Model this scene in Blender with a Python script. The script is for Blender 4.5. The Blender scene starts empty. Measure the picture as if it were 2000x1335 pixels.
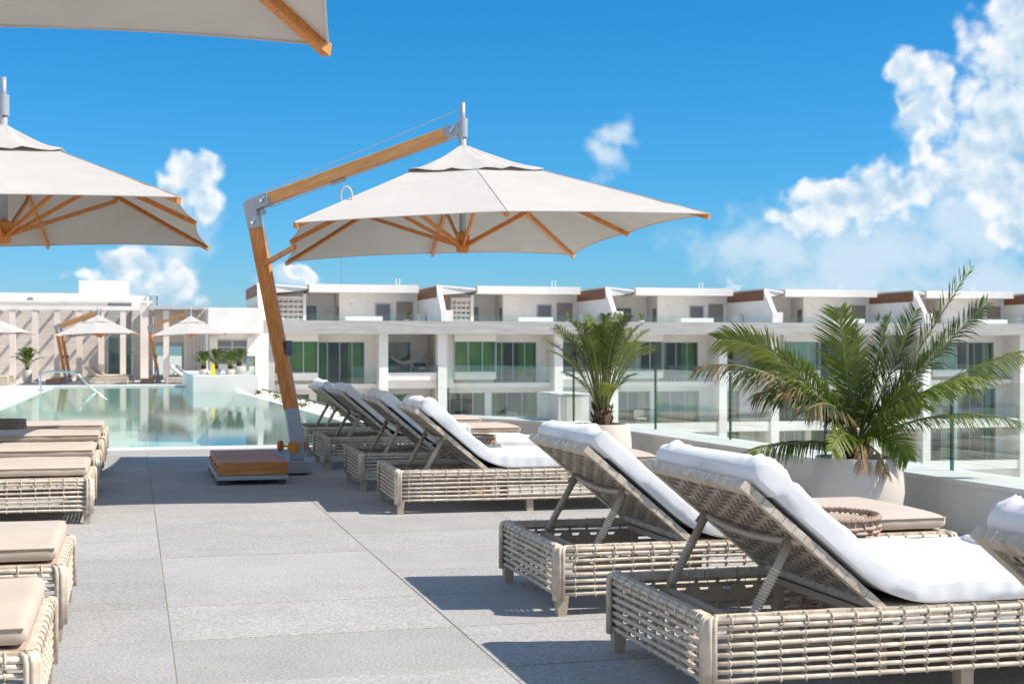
import bpy, bmesh, math, random
from mathutils import Vector, Matrix, noise
R = math.radians
random.seed(7)
S = bpy.context.scene
COL = S.collection

# ------------------------------------------------------------------ camera
YAW = R(14.804)
cam_d = bpy.data.cameras.new('camera')
cam = bpy.data.objects.new('camera', cam_d); COL.objects.link(cam)
cam.location = (0, 0, 1.25); cam.rotation_euler = (R(90), 0, -YAW)
cam_d.sensor_width = 36; cam_d.lens = 50.4; cam_d.shift_y = 7.5 / 2000
cam_d.clip_start = 0.05; cam_d.clip_end = 3000
cam_d.dof.use_dof = True; cam_d.dof.focus_distance = 8.0; cam_d.dof.aperture_fstop = 7.0
S.camera = cam

# ------------------------------------------------------------------ light
SUN_V = Vector((0.81, -0.37, 1.0)).normalized()
SUN_EL = math.asin(SUN_V.z); SUN_AZ = math.atan2(SUN_V.x, SUN_V.y)
sun_d = bpy.data.lights.new('sun', 'SUN'); sun_d.energy = 4.9; sun_d.angle = R(0.53); sun_d.color = (1.0, 0.915, 0.815)
sun = bpy.data.objects.new('sun', sun_d); COL.objects.link(sun)
sun.rotation_euler = SUN_V.to_track_quat('Z', 'Y').to_euler()
S.view_settings.view_transform = 'Standard'; S.view_settings.look = 'None'
S.view_settings.exposure = 0.38; S.view_settings.gamma = 1.0
SKY_STRENGTH = 0.10; SKY_TINT = (0, 0.685, 1.07); CLOUD_LEVEL = 0.80

# ------------------------------------------------------------------ sky with clouds (world)
W = bpy.data.worlds.new('World'); S.world = W; W.use_nodes = True
def wnode(nt, kind, **kw):
    n = nt.nodes.new(kind)
    for k, v in kw.items(): setattr(n, k, v)
    return n
def wmath(nt, op, a, b=None, c=None, clamp=False):
    n = nt.nodes.new('ShaderNodeMath'); n.operation = op; n.use_clamp = clamp
    for i, v in enumerate((a, b, c)):
        if v is None: continue
        if isinstance(v, (int, float)): n.inputs[i].default_value = v
        else: nt.links.new(v, n.inputs[i])
    return n.outputs[0]
def wvec(nt, op, a, b=None, scale=None):
    n = nt.nodes.new('ShaderNodeVectorMath'); n.operation = op
    for i, v in enumerate((a, b)):
        if v is None: continue
        if isinstance(v, (tuple, list)): n.inputs[i].default_value = v
        else: nt.links.new(v, n.inputs[i])
    if scale is not None: n.inputs['Scale'].default_value = scale
    return n.outputs['Value'] if op == 'LENGTH' else n.outputs[0]
# cumulus heaps: azimuth, elevation, half width, half height (radians)
CUMULUS = [(0.5966, 0.2172, 0.0302, 0.027), (0.5903, 0.1852, 0.0335, 0.0405), (0.5982, 0.1421, 0.0524, 0.0505), (0.5774, 0.1415, 0.037, 0.0305), (0.5935, 0.1058, 0.0446, 0.032), (0.5629, 0.1136, 0.026, 0.0204), (0.5966, 0.079, 0.0222, 0.0168), (0.5251, 0.1823, 0.0173, 0.0172), (0.5482, 0.1778, 0.0157, 0.0164), (0.5531, 0.1593, 0.0147, 0.0171), (0.5367, 0.1348, 0.0112, 0.0117), (0.5284, 0.1621, 0.01, 0.0076), (0.4814, 0.0955, 0.0391, 0.0192), (0.4523, 0.0874, 0.0206, 0.0105), (0.5168, 0.1066, 0.0284, 0.018), (0.5334, 0.1129, 0.0132, 0.0103), (0.5034, 0.1001, 0.0303, 0.0173), (0.0377, 0.1145, 0.0204, 0.0209), (0.0174, 0.1037, 0.0175, 0.0156), (0.0446, 0.1216, 0.013, 0.0175), (0.0456, 0.0992, 0.0136, 0.0175), (-0.0033, 0.0551, 0.0317, 0.0145), (0.0252, 0.0451, 0.022, 0.0261), (0.0134, 0.0312, 0.0319, 0.0208), (-0.0265, 0.0445, 0.0132, 0.0086), (0.1165, 0.0512, 0.0126, 0.0064), (0.4073, 0.0434, 0.0119, 0.0049)]
VEILS = [(0.4351, 0.0667, 0.0692, 0.0246), (0.5034, 0.064, 0.1109, 0.045), (0.5629, 0.0799, 0.065, 0.0545), (0.5855, 0.0389, 0.0833, 0.0372), (0.4865, 0.04, 0.0881, 0.0278), (0.5694, 0.1168, 0.0421, 0.051), (0.0269, 0.0677, 0.0305, 0.0382), (0.3339, 0.1439, 0.017, 0.0107), (0.3247, 0.13, 0.0121, 0.0164), (0.1095, 0.0459, 0.0244, 0.0106), (0.5367, 0.155, 0.0231, 0.0309)]
def cloud_mass(nt, q, blobs):
    """1 inside a heap, falling to 0 at its rim"""
    m = None
    for (a, e, rx, ry) in blobs:
        n = nt.nodes.new('ShaderNodeVectorMath'); n.operation = 'MULTIPLY_ADD'; nt.links.new(q, n.inputs[0])
        n.inputs[1].default_value = (1 / rx, 1 / ry, 0); n.inputs[2].default_value = (-a / rx, -e / ry, 0)
        d = wvec(nt, 'LENGTH', n.outputs[0]); m = d if m is None else wmath(nt, 'SMOOTH_MIN', m, d, 0.3)
    return wmath(nt, 'SUBTRACT', 1.0, m)
def noise2d(nt, vec, scale, detail, rough=0.55):
    n = nt.nodes.new('ShaderNodeTexNoise'); n.noise_dimensions = '2D'; n.inputs['Scale'].default_value = scale
    n.inputs['Detail'].default_value = detail; n.inputs['Roughness'].default_value = rough; nt.links.new(vec, n.inputs['Vector']); return n
def build_world():
    nt = W.node_tree; nt.nodes.clear()
    out = wnode(nt, 'ShaderNodeOutputWorld'); bg = wnode(nt, 'ShaderNodeBackground')
    nt.links.new(bg.outputs[0], out.inputs[0]); bg.inputs['Strength'].default_value = SKY_STRENGTH
    sky = wnode(nt, 'ShaderNodeTexSky', sky_type='NISHITA')
    sky.sun_disc = False; sky.sun_elevation = SUN_EL; sky.sun_rotation = SUN_AZ
    sky.altitude = 0; sky.air_density = 1.0; sky.dust_density = 0.2; sky.ozone_density = 2.0
    # deep tropical blue: the camera's colour profile takes the red out of the clear sky
    sr = wnode(nt, 'ShaderNodeSeparateColor'); nt.links.new(sky.outputs[0], sr.inputs[0]); hs = wnode(nt, 'ShaderNodeCombineColor'); rr_ = sr.outputs[0]
    nt.links.new(wmath(nt, 'MINIMUM', wmath(nt, 'MULTIPLY', wmath(nt, 'MULTIPLY', rr_, rr_), 0.058), wmath(nt, 'MULTIPLY', rr_, 0.8)), hs.inputs[0])
    nt.links.new(wmath(nt, 'MULTIPLY', sr.outputs[1], SKY_TINT[1]), hs.inputs[1]); nt.links.new(wmath(nt, 'MULTIPLY', sr.outputs[2], SKY_TINT[2]), hs.inputs[2])
    tc = wnode(nt, 'ShaderNodeTexCoord'); sp = wnode(nt, 'ShaderNodeSeparateXYZ'); nt.links.new(tc.outputs['Generated'], sp.inputs[0])
    az = wmath(nt, 'ARCTAN2', sp.outputs[0], sp.outputs[1]); el = wmath(nt, 'ARCSINE', sp.outputs[2])
    cb = wnode(nt, 'ShaderNodeCombineXYZ'); nt.links.new(az, cb.inputs[0]); nt.links.new(el, cb.inputs[1])
    P = cb.outputs[0]
    w1 = noise2d(nt, P, 30, 2)
    q = wvec(nt, 'ADD', P, wvec(nt, 'SCALE', wvec(nt, 'SUBTRACT', w1.outputs['Color'], (0.5, 0.5, 0.5)), scale=0.030))
    mass = cloud_mass(nt, q, CUMULUS); veil = cloud_mass(nt, q, VEILS)
    # unseen heaps added round the rest of the sky, spread high for neutral fill
    n3 = noise2d(nt, wvec(nt, 'MULTIPLY', P, (1.0, 2.2, 0)), 3.1, 1)
    away = wmath(nt, 'SUBTRACT', wmath(nt, 'ABSOLUTE', wmath(nt, 'SUBTRACT', az, 0.26)), 0.46)
    low = wmath(nt, 'SUBTRACT', 1.15, el)
    fill_mass = wmath(nt, 'MINIMUM', wmath(nt, 'MULTIPLY', wmath(nt, 'SUBTRACT', n3.outputs[0], 0.445), 5.0), wmath(nt, 'MINIMUM', wmath(nt, 'MULTIPLY', away, 6.0), wmath(nt, 'MULTIPLY', low, 3.0)))
    mass = wmath(nt, 'MAXIMUM', mass, fill_mass)
    v = nt.nodes.new('ShaderNodeTexVoronoi'); v.voronoi_dimensions = '2D'; v.feature = 'F1'; v.inputs['Scale'].default_value = 52; v.inputs['Detail'].default_value = 1.0; v.inputs['Roughness'].default_value = 0.5
    nt.links.new(wvec(nt, 'ADD', P, wvec(nt, 'SCALE', wvec(nt, 'SUBTRACT', w1.outputs['Color'], (0.5, 0.5, 0.5)), scale=0.010)), v.inputs['Vector'])
    lobe = wmath(nt, 'SUBTRACT', 0.45, v.outputs['Distance'])
    n0 = noise2d(nt, P, 46, 7, 0.53); n1 = noise2d(nt, wvec(nt, 'ADD', P, (0.0024, 0.0072, 0)), 46, 3, 0.5); f0 = wmath(nt, 'SUBTRACT', n0.outputs[0], 0.5)
    m0 = wmath(nt, 'ADD', mass, wmath(nt, 'ADD', wmath(nt, 'MULTIPLY', f0, 1.0), wmath(nt, 'MULTIPLY', lobe, 0.42))); v0 = wmath(nt, 'ADD', veil, wmath(nt, 'MULTIPLY', f0, 1.1))
    def ss(x, a, b):
        n = wnode(nt, 'ShaderNodeMapRange', interpolation_type='SMOOTHSTEP')
        n.inputs[1].default_value = a; n.inputs[2].default_value = b; nt.links.new(x, n.inputs[0]); return n.outputs[0]
    relief = wmath(nt, 'ADD', wmath(nt, 'MULTIPLY', wmath(nt, 'SUBTRACT', n0.outputs[0], n1.outputs[0]), 1.9), wmath(nt, 'MULTIPLY', lobe, 0.35))
    lit = wmath(nt, 'ADD', wmath(nt, 'SUBTRACT', 1.0, wmath(nt, 'MULTIPLY', ss(mass, 0.15, 0.8), 0.62)), relief, clamp=True)
    cr = wnode(nt, 'ShaderNodeValToRGB'); nt.links.new(lit, cr.inputs[0])
    cr.color_ramp.elements[0].position = 0.0; cr.color_ramp.elements[0].color = (0.46, 0.64, 0.80, 1)
    cr.color_ramp.elements[1].position = 0.95; cr.color_ramp.elements[1].color = (0.94, 0.96, 0.98, 1)
    e = cr.color_ramp.elements.new(0.5); e.color = (0.70, 0.82, 0.91, 1)
    K = CLOUD_LEVEL / SKY_STRENGTH
    sc = wnode(nt, 'ShaderNodeVectorMath', operation='SCALE'); nt.links.new(cr.outputs[0], sc.inputs[0]); sc.inputs['Scale'].default_value = K
    mx = wnode(nt, 'ShaderNodeMix', data_type='RGBA'); nt.links.new(wmath(nt, 'MULTIPLY', ss(v0, -0.1, 0.9), 0.90), mx.inputs[0])
    nt.links.new(hs.outputs[0], mx.inputs[6]); mx.inputs[7].default_value = (0.62 * K, 0.77 * K, 0.90 * K, 1)
    m3 = wnode(nt, 'ShaderNodeMix', data_type='RGBA'); nt.links.new(wmath(nt, 'MULTIPLY', ss(m0, -0.10, 0.44), 0.95), m3.inputs[0])
    nt.links.new(mx.outputs[2], m3.inputs[6]); nt.links.new(sc.outputs[0], m3.inputs[7])
    nt.links.new(m3.outputs[2], bg.inputs[0])
build_world()
S.cycles.max_bounces = 10; S.cycles.transparent_max_bounces = 24; S.cycles.caustics_reflective = False; S.cycles.caustics_refractive = False

# ------------------------------------------------------------------ materials
MATS = {}
def mat(name, col, rough=0.6, col2=None, scale=8, detail=5, stretch=(1, 1, 1), stain=0.0, lo=0.35, hi=0.65, bump=0.0, bscale=None, bdist=0.01,
        metal=0.0, spec=0.5, rand=0.0, transl=0.0, sheen=0.0, rot=(0, 0, 0)):
    m = bpy.data.materials.new(name); m.use_nodes = True; nt = m.node_tree
    b = nt.nodes['Principled BSDF']; out = nt.nodes['Material Output']
    b.inputs['Roughness'].default_value = rough; b.inputs['Metallic'].default_value = metal; b.inputs['Specular IOR Level'].default_value = spec
    if sheen: b.inputs['Sheen Weight'].default_value = sheen
    tc = nt.nodes.new('ShaderNodeTexCoord'); mp = nt.nodes.new('ShaderNodeMapping'); mp.inputs['Scale'].default_value = stretch; mp.inputs['Rotation'].default_value = rot
    if any(rot):
        mp.inputs['Rotation'].default_value = (0, 0, 0); vr = nt.nodes.new('ShaderNodeVectorRotate'); vr.rotation_type = 'EULER_XYZ'; vr.invert = True; vr.inputs['Rotation'].default_value = rot
        nt.links.new(tc.outputs['Object'], vr.inputs['Vector']); nt.links.new(vr.outputs[0], mp.inputs[0])
    else: nt.links.new(tc.outputs['Object'], mp.inputs[0])
    oi = nt.nodes.new('ShaderNodeObjectInfo')
    # offset texture space per object so that copies do not repeat
    mul = nt.nodes.new('ShaderNodeVectorMath'); mul.operation = 'ADD'; nt.links.new(mp.outputs[0], mul.inputs[0])
    sc = nt.nodes.new('ShaderNodeMath'); sc.operation = 'MULTIPLY'; sc.inputs[1].default_value = 37.0; nt.links.new(oi.outputs['Random'], sc.inputs[0])
    nt.links.new(sc.outputs[0], mul.inputs[1]); vec = mul.outputs[0]
    if col2 is not None:
        n = nt.nodes.new('ShaderNodeTexNoise'); n.inputs['Scale'].default_value = scale; n.inputs['Detail'].default_value = detail
        nt.links.new(vec, n.inputs['Vector'])
        r = nt.nodes.new('ShaderNodeValToRGB'); r.color_ramp.elements[0].position = lo; r.color_ramp.elements[1].position = hi
        r.color_ramp.elements[0].color = (*col, 1); r.color_ramp.elements[1].color = (*col2, 1)
        nt.links.new(n.outputs[0], r.inputs[0]); c = r.outputs[0]
    else:
        rgb = nt.nodes.new('ShaderNodeRGB'); rgb.outputs[0].default_value = (*col, 1); c = rgb.outputs[0]
    if rand:
        h = nt.nodes.new('ShaderNodeHueSaturation'); mr = nt.nodes.new('ShaderNodeMapRange')
        mr.inputs[3].default_value = 1 - rand; mr.inputs[4].default_value = 1 + rand
        nt.links.new(oi.outputs['Random'], mr.inputs[0]); nt.links.new(mr.outputs[0], h.inputs['Value']); nt.links.new(c, h.inputs['Color']); c = h.outputs[0]
    if stain:
        n = nt.nodes.new('ShaderNodeTexNoise'); n.inputs['Scale'].default_value = 2.3; n.inputs['Detail'].default_value = 6; n.inputs['Roughness'].default_value = 0.65; nt.links.new(vec, n.inputs['Vector'])
        mr = nt.nodes.new('ShaderNodeMapRange'); mr.inputs[1].default_value = 0.3; mr.inputs[2].default_value = 0.7; mr.inputs[3].default_value = 1 - stain; mr.inputs[4].default_value = 1 + stain * 0.6; nt.links.new(n.outputs[0], mr.inputs[0])
        h = nt.nodes.new('ShaderNodeHueSaturation'); nt.links.new(mr.outputs[0], h.inputs['Value']); nt.links.new(c, h.inputs['Color']); c = h.outputs[0]
    nt.links.new(c, b.inputs['Base Color'])
    if bump:
        n = nt.nodes.new('ShaderNodeTexNoise'); n.inputs['Scale'].default_value = bscale or scale * 3; n.inputs['Detail'].default_value = 6
        nt.links.new(vec, n.inputs['Vector'])
        bp = nt.nodes.new('ShaderNodeBump'); bp.inputs['Strength'].default_value = bump; bp.inputs['Distance'].default_value = bdist
        nt.links.new(n.outputs[0], bp.inputs['Height']); nt.links.new(bp.outputs[0], b.inputs['Normal'])
    if transl:
        t = nt.nodes.new('ShaderNodeBsdfTranslucent'); nt.links.new(c, t.inputs[0])
        mx = nt.nodes.new('ShaderNodeMixShader'); mx.inputs[0].default_value = transl
        nt.links.new(b.outputs[0], mx.inputs[1]); nt.links.new(t.outputs[0], mx.inputs[2]); nt.links.new(mx.outputs[0], out.inputs[0])
    MATS[name] = m
    return m
def glass(name, tint, ior=1.5, rough=0.0, gain=1.0):
    m = bpy.data.materials.new(name); m.use_nodes = True; nt = m.node_tree
    nt.nodes.remove(nt.nodes['Principled BSDF']); out = nt.nodes['Material Output']
    f = nt.nodes.new('ShaderNodeFresnel')
    ge = nt.nodes.new('ShaderNodeNewGeometry'); mi = nt.nodes.new('ShaderNodeMix'); mi.inputs[2].default_value = ior; mi.inputs[3].default_value = 1 / ior   # same reflectance from either face of the sheet
    nt.links.new(ge.outputs['Backfacing'], mi.inputs[0]); nt.links.new(mi.outputs[0], f.inputs[0])
    t = nt.nodes.new('ShaderNodeBsdfTransparent'); t.inputs[0].default_value = (*tint, 1)
    g = nt.nodes.new('ShaderNodeBsdfGlossy'); g.inputs['Roughness'].default_value = rough; g.inputs[0].default_value = (0.9, 0.97, 0.95, 1)
    k = nt.nodes.new('ShaderNodeMath'); k.operation = 'MULTIPLY'; k.inputs[1].default_value = gain; k.use_clamp = True; nt.links.new(f.outputs[0], k.inputs[0])
    mx = nt.nodes.new('ShaderNodeMixShader'); nt.links.new(k.outputs[0], mx.inputs[0]); nt.links.new(t.outputs[0], mx.inputs[1]); nt.links.new(g.outputs[0], mx.inputs[2])
    nt.links.new(mx.outputs[0], out.inputs[0]); MATS[name] = m
    return m
def water_mat():
    m = glass('pool_water', (0.86, 0.95, 0.92), 1.20, 0.045, 0.85); nt = m.node_tree
    tc = nt.nodes.new('ShaderNodeTexCoord'); mp = nt.nodes.new('ShaderNodeMapping'); mp.inputs['Scale'].default_value = (0.9, 0.22, 1)
    nt.links.new(tc.outputs['Object'], mp.inputs[0])
    n = nt.nodes.new('ShaderNodeTexNoise'); n.inputs['Scale'].default_value = 3.0; n.inputs['Detail'].default_value = 4; nt.links.new(mp.outputs[0], n.inputs['Vector'])
    n2 = nt.nodes.new('ShaderNodeTexNoise'); n2.inputs['Scale'].default_value = 0.25; nt.links.new(tc.outputs['Object'], n2.inputs['Vector'])
    k = nt.nodes.new('ShaderNodeMath'); k.operation = 'MULTIPLY'; nt.links.new(n.outputs[0], k.inputs[0]); nt.links.new(n2.outputs[0], k.inputs[1])
    bp = nt.nodes.new('ShaderNodeBump'); bp.inputs['Strength'].default_value = 0.85; bp.inputs['Distance'].default_value = 0.015; nt.links.new(k.outputs[0], bp.inputs['Height'])
    for nd in nt.nodes:
        if nd.bl_idname in ('ShaderNodeFresnel', 'ShaderNodeBsdfGlossy'): nt.links.new(bp.outputs[0], nd.inputs['Normal'])
water_mat()
mat('granite', (0.29, 0.285, 0.275), 0.75, (0.475, 0.465, 0.45), scale=85, detail=2, lo=0.36, hi=0.64, bump=0.25, bscale=140, bdist=0.002, rand=0.07, stain=0.10)
mat('grout', (0.27, 0.24, 0.20), 0.9, (0.36, 0.33, 0.285), scale=20)
mat('white_render', (0.78, 0.75, 0.71), 0.85, (0.83, 0.805, 0.765), scale=1.2, stain=0.05, bump=0.06, bscale=60, bdist=0.003)
mat('cream_render', (0.74, 0.655, 0.58), 0.85, (0.79, 0.705, 0.63), scale=1.5, bump=0.06, bscale=60, bdist=0.003)
mat('coping', (0.67, 0.66, 0.63), 0.6, (0.74, 0.73, 0.70), scale=5, bump=0.1, bscale=90, bdist=0.002)
mat('parapet', (0.66, 0.625, 0.57), 0.8, (0.71, 0.68, 0.625), scale=2.5, bump=0.08, bscale=80, bdist=0.002)
mat('travertine', (0.33, 0.325, 0.315), 0.7, (0.46, 0.455, 0.44), scale=2.2, detail=8, stretch=(0.35, 1, 3.5), lo=0.3, hi=0.72, bump=0.1, bdist=0.004)
mat('wicker', (0.50, 0.425, 0.335), 0.65, (0.71, 0.625, 0.52), scale=22, detail=6, bump=0.15, bscale=120, bdist=0.001, rand=0.08)
mat('strap', (0.40, 0.32, 0.245), 0.6, (0.52, 0.425, 0.335), scale=10, rand=0.12, bump=0.1, bscale=150, bdist=0.001)
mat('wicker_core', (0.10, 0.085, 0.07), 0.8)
mat('frame_metal', (0.42, 0.345, 0.265), 0.45, (0.48, 0.40, 0.31), scale=12)
mat('rattan', (0.30, 0.20, 0.145), 0.6, (0.46, 0.34, 0.26), scale=24, rand=0.1, bump=0.2, bscale=90, bdist=0.001)
mat('cushion', (0.51, 0.42, 0.335), 0.9, (0.57, 0.475, 0.385), scale=3, detail=6, bump=0.25, bscale=420, bdist=0.0008, sheen=0.2)
mat('towel', (0.80, 0.80, 0.815), 0.95, (0.86, 0.86, 0.87), scale=6, bump=0.7, bscale=330, bdist=0.0018, sheen=0.3)
mat('canvas', (0.635, 0.61, 0.575), 0.9, (0.67, 0.645, 0.61), scale=4, bump=0.2, bscale=300, bdist=0.001, transl=0.27)
mat('teak', (0.55, 0.180, 0.035), 0.5, (0.76, 0.315, 0.075), scale=7, detail=7, stretch=(9, 9, 0.8), rand=0.06, bump=0.12, bscale=20, bdist=0.002)
mat('teak_x', (0.70, 0.29, 0.075), 0.5, (0.86, 0.43, 0.15), scale=7, detail=7, stretch=(0.8, 9, 9), rot=(0, -0.303, -0.5166), rand=0.06, bump=0.12, bscale=20, bdist=0.002)
mat('teak_box', (0.44, 0.155, 0.035), 0.5, (0.64, 0.265, 0.075), scale=6, detail=7, stretch=(0.7, 9, 9), rand=0.1, bump=0.12, bscale=18, bdist=0.002)
mat('grey_metal', (0.36, 0.38, 0.41), 0.4, (0.40, 0.42, 0.45), scale=6, metal=0.25)
mat('steel', (0.72, 0.74, 0.74), 0.15, metal=1.0)
mat('dark_metal', (0.05, 0.05, 0.055), 0.5)
mat('box_blue', (0.10, 0.13, 0.19), 0.5)
mat('cable', (0.50, 0.53, 0.58), 0.4, metal=0.3)
mat('wood_clad', (0.15, 0.062, 0.025), 0.6, (0.24, 0.10, 0.04), scale=5, stretch=(6, 6, 0.5), rand=0.08)
mat('canopy_metal', (0.45, 0.47, 0.48), 0.5, (0.52, 0.54, 0.55), scale=3)
mat('glass_frame', (0.42, 0.43, 0.43), 0.4, metal=0.3)
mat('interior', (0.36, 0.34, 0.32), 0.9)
mat('curtain_green', (0.055, 0.19, 0.008), 0.9, (0.11, 0.29, 0.02), scale=2, stretch=(5, 5, 0.3))
mat('curtain_teal', (0.34, 0.50, 0.42), 0.9, (0.44, 0.60, 0.52), scale=2, stretch=(5, 5, 0.3))
mat('curtain_sand', (0.40, 0.38, 0.28), 0.9, (0.50, 0.47, 0.36), scale=2, stretch=(5, 5, 0.3))
mat('door_grey', (0.16, 0.17, 0.18), 0.35)
mat('panel_taupe', (0.30, 0.25, 0.22), 0.6)
mat('hammock', (0.66, 0.64, 0.60), 0.9, transl=0.2)
mat('pot', (0.64, 0.585, 0.52), 0.7, (0.69, 0.63, 0.565), scale=4, bump=0.08, bscale=60, bdist=0.002)
mat('soil', (0.05, 0.035, 0.025), 0.95, (0.10, 0.07, 0.045), scale=30, bump=0.6, bscale=60)
mat('trunk', (0.06, 0.035, 0.02), 0.9, (0.17, 0.105, 0.06), scale=22, bump=0.8, bscale=40)
mat('leaf_dark', (0.06, 0.10, 0.014), 0.48, (0.14, 0.20, 0.03), scale=5, rand=0.25, transl=0.25)
mat('leaf_light', (0.13, 0.185, 0.02), 0.48, (0.23, 0.28, 0.05), scale=4, rand=0.2, transl=0.35)
mat('leaf_dry', (0.30, 0.17, 0.07), 0.7, (0.46, 0.30, 0.15), scale=9, transl=0.25)
mat('leaf_burnt', (0.06, 0.085, 0.025), 0.5, (0.28, 0.19, 0.08), scale=7, lo=0.42, hi=0.62, transl=0.25)
mat('rachis', (0.13, 0.16, 0.04), 0.5, (0.24, 0.25, 0.09), scale=10)
mat('pebble', (0.66, 0.62, 0.55), 0.8, (0.82, 0.80, 0.76), scale=6)
mat('pool_tile', (0.36, 0.52, 0.45), 0.6, (0.46, 0.60, 0.53), scale=2.0)
mat('earth', (0.56, 0.53, 0.48), 0.95, (0.66, 0.63, 0.58), scale=0.2)
mat('warm_stone', (0.52, 0.46, 0.41), 0.8, (0.66, 0.595, 0.54), scale=2.2, detail=8, stretch=(0.35, 1, 3.5), lo=0.3, hi=0.72, bump=0.1, bdist=0.004)
mat('stacked_stone', (0.50, 0.47, 0.45), 0.9, (0.72, 0.69, 0.66), scale=5, detail=6, stretch=(1, 1, 3.2), bump=0.9, bscale=7, bdist=0.06)
mat('yellow', (0.75, 0.55, 0.02), 0.5)
mat('louvre', (0.20, 0.23, 0.27), 0.5)
glass('rail_glass', (0.93, 0.972, 0.96), 1.52)
glass('rail_edge', (0.10, 0.34, 0.30), 1.5)
glass('window_glass', (0.86, 0.90, 0.89), 1.5, 0.0, 1.0)

# ------------------------------------------------------------------ mesh helpers
class MB:
    def __init__(s): s.v = []; s.f = []
    def add(s, vs, fs):
        n = len(s.v); s.v += [tuple(v) for v in vs]; s.f += [tuple(i + n for i in f) for f in fs]; return s
    def box(s, x0, x1, y0, y1, z0, z1):
        return s.add([(x0, y0, z0), (x1, y0, z0), (x1, y1, z0), (x0, y1, z0), (x0, y0, z1), (x1, y0, z1), (x1, y1, z1), (x0, y1, z1)],
                     [(0, 3, 2, 1), (4, 5, 6, 7), (0, 1, 5, 4), (1, 2, 6, 5), (2, 3, 7, 6), (3, 0, 4, 7)])
    def bar(s, p, q, w, h, up=(0, 0, 1), taper=1.0):
        p = Vector(p); q = Vector(q); d = (q - p).normalized(); u = Vector(up)
        sx = d.cross(u)
        if sx.length < 1e-4: sx = d.cross(Vector((0, 1, 0)))
        sx.normalize(); u = sx.cross(d).normalized()
        vs = []
        for c, k in ((p, 1.0), (q, taper)):
            for a, b in ((-1, -1), (1, -1), (1, 1), (-1, 1)): vs.append(c + sx * a * w / 2 * k + u * b * h / 2 * k)
        return s.add(vs, [(0, 1, 2, 3), (7, 6, 5, 4), (0, 4, 5, 1), (1, 5, 6, 2), (2, 6, 7, 3), (3, 7, 4, 0)])
    def tube(s, pts, r, n=8, caps=True):
        pts = [Vector(p) for p in pts]; rs = r if isinstance(r, (list, tuple)) else [r] * len(pts)
        rings = []; ref = None; base = len(s.v)
        for i, p in enumerate(pts):
            d = (pts[min(i + 1, len(pts) - 1)] - pts[max(i - 1, 0)]).normalized()
            if ref is None:
                ref = d.cross(Vector((0, 0, 1)))
                if ref.length < 1e-3: ref = d.cross(Vector((0, 1, 0)))
            a = (ref - d * ref.dot(d)).normalized(); b = d.cross(a); ref = a
            for k in range(n):
                t = 2 * math.pi * k / n; s.v.append(tuple(p + (a * math.cos(t) + b * math.sin(t)) * rs[i]))
        for i in range(len(pts) - 1):
            for k in range(n):
                a0 = base + i * n + k; a1 = base + i * n + (k + 1) % n
                s.f.append((a0, a1, a1 + n, a0 + n))
        if caps:
            s.f.append(tuple(base + k for k in reversed(range(n)))); e = base + (len(pts) - 1) * n
            s.f.append(tuple(e + k for k in range(n)))
        return s
    def lathe(s, prof, n=32, c=(0, 0, 0)):
        base = len(s.v)
        for (r, z) in prof:
            for k in range(n):
                t = 2 * math.pi * k / n; s.v.append((c[0] + r * math.cos(t), c[1] + r * math.sin(t), c[2] + z))
        for i in range(len(prof) - 1):
            for k in range(n):
                a = base + i * n + k; b = base + i * n + (k + 1) % n; s.f.append((a, b, b + n, a + n))
        s.f.append(tuple(base + k for k in reversed(range(n)))); e = base + (len(prof) - 1) * n; s.f.append(tuple(e + k for k in range(n)))
        return s
    def ring(s, c, axis, r, t, n=8, m=4):
        c = Vector(c); ax = Vector(axis).normalized(); a = ax.orthogonal().normalized(); b = ax.cross(a); base = len(s.v)
        for i in range(n):
            th = 2 * math.pi * i / n; d = a * math.cos(th) + b * math.sin(th)
            for j in range(m):
                ph = 2 * math.pi * j / m; s.v.append(tuple(c + d * (r + t * math.cos(ph)) + ax * t * math.sin(ph)))
        for i in range(n):
            for j in range(m):
                p = base + i * m + j; q = base + i * m + (j + 1) % m; p2 = base + ((i + 1) % n) * m + j; q2 = base + ((i + 1) % n) * m + (j + 1) % m
                s.f.append((p, p2, q2, q))
        return s
    def prism(s, poly, a0, a1, axis='y'):
        n = len(poly)
        def P(u, v, a):
            return (u, a, v) if axis == 'y' else ((a, u, v) if axis == 'x' else (u, v, a))
        return s.add([P(u, v, a0) for u, v in poly] + [P(u, v, a1) for u, v in poly],
                     [tuple(range(n)), tuple(reversed(range(n, 2 * n)))] + [(i, i + n, (i + 1) % n + n, (i + 1) % n) for i in range(n)])
    def mesh(s, name, smooth=False):
        me = bpy.data.meshes.new(name); me.from_pydata(s.v, [], s.f)
        bm = bmesh.new(); bm.from_mesh(me); bmesh.ops.recalc_face_normals(bm, faces=bm.faces); bm.to_mesh(me); bm.free()
        if smooth:
            for p in me.polygons: p.use_smooth = True
        return me
def link(name, me, m=None, parent=None, loc=None, rot=None):
    o = bpy.data.objects.new(name, me); COL.objects.link(o)
    if me is not None and m is not None:
        if len(me.materials) == 0: me.materials.append(MATS[m])
    if parent is not None: o.parent = parent
    if loc is not None: o.location = loc
    if rot is not None: o.rotation_euler = rot
    return o
def obj(name, mb, m, parent=None, smooth=False, loc=None, rot=None, bevel=0, stuff=False):
    o = link(name, mb.mesh(name, smooth), m, parent, loc, rot)
    if bevel:
        b = o.modifiers.new('bevel', 'BEVEL'); b.width = bevel; b.segments = 2; b.limit_method = 'ANGLE'
    if stuff: o['kind'] = 'stuff'
    return o
def thing(name, label, cat, loc=(0, 0, 0), group=None, rotz=0):
    o = bpy.data.objects.new(name, None); COL.objects.link(o); o.location = loc; o.rotation_euler = (0, 0, rotz); o.empty_display_size = 0.2
    return tag(o, label, cat, group)
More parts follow.
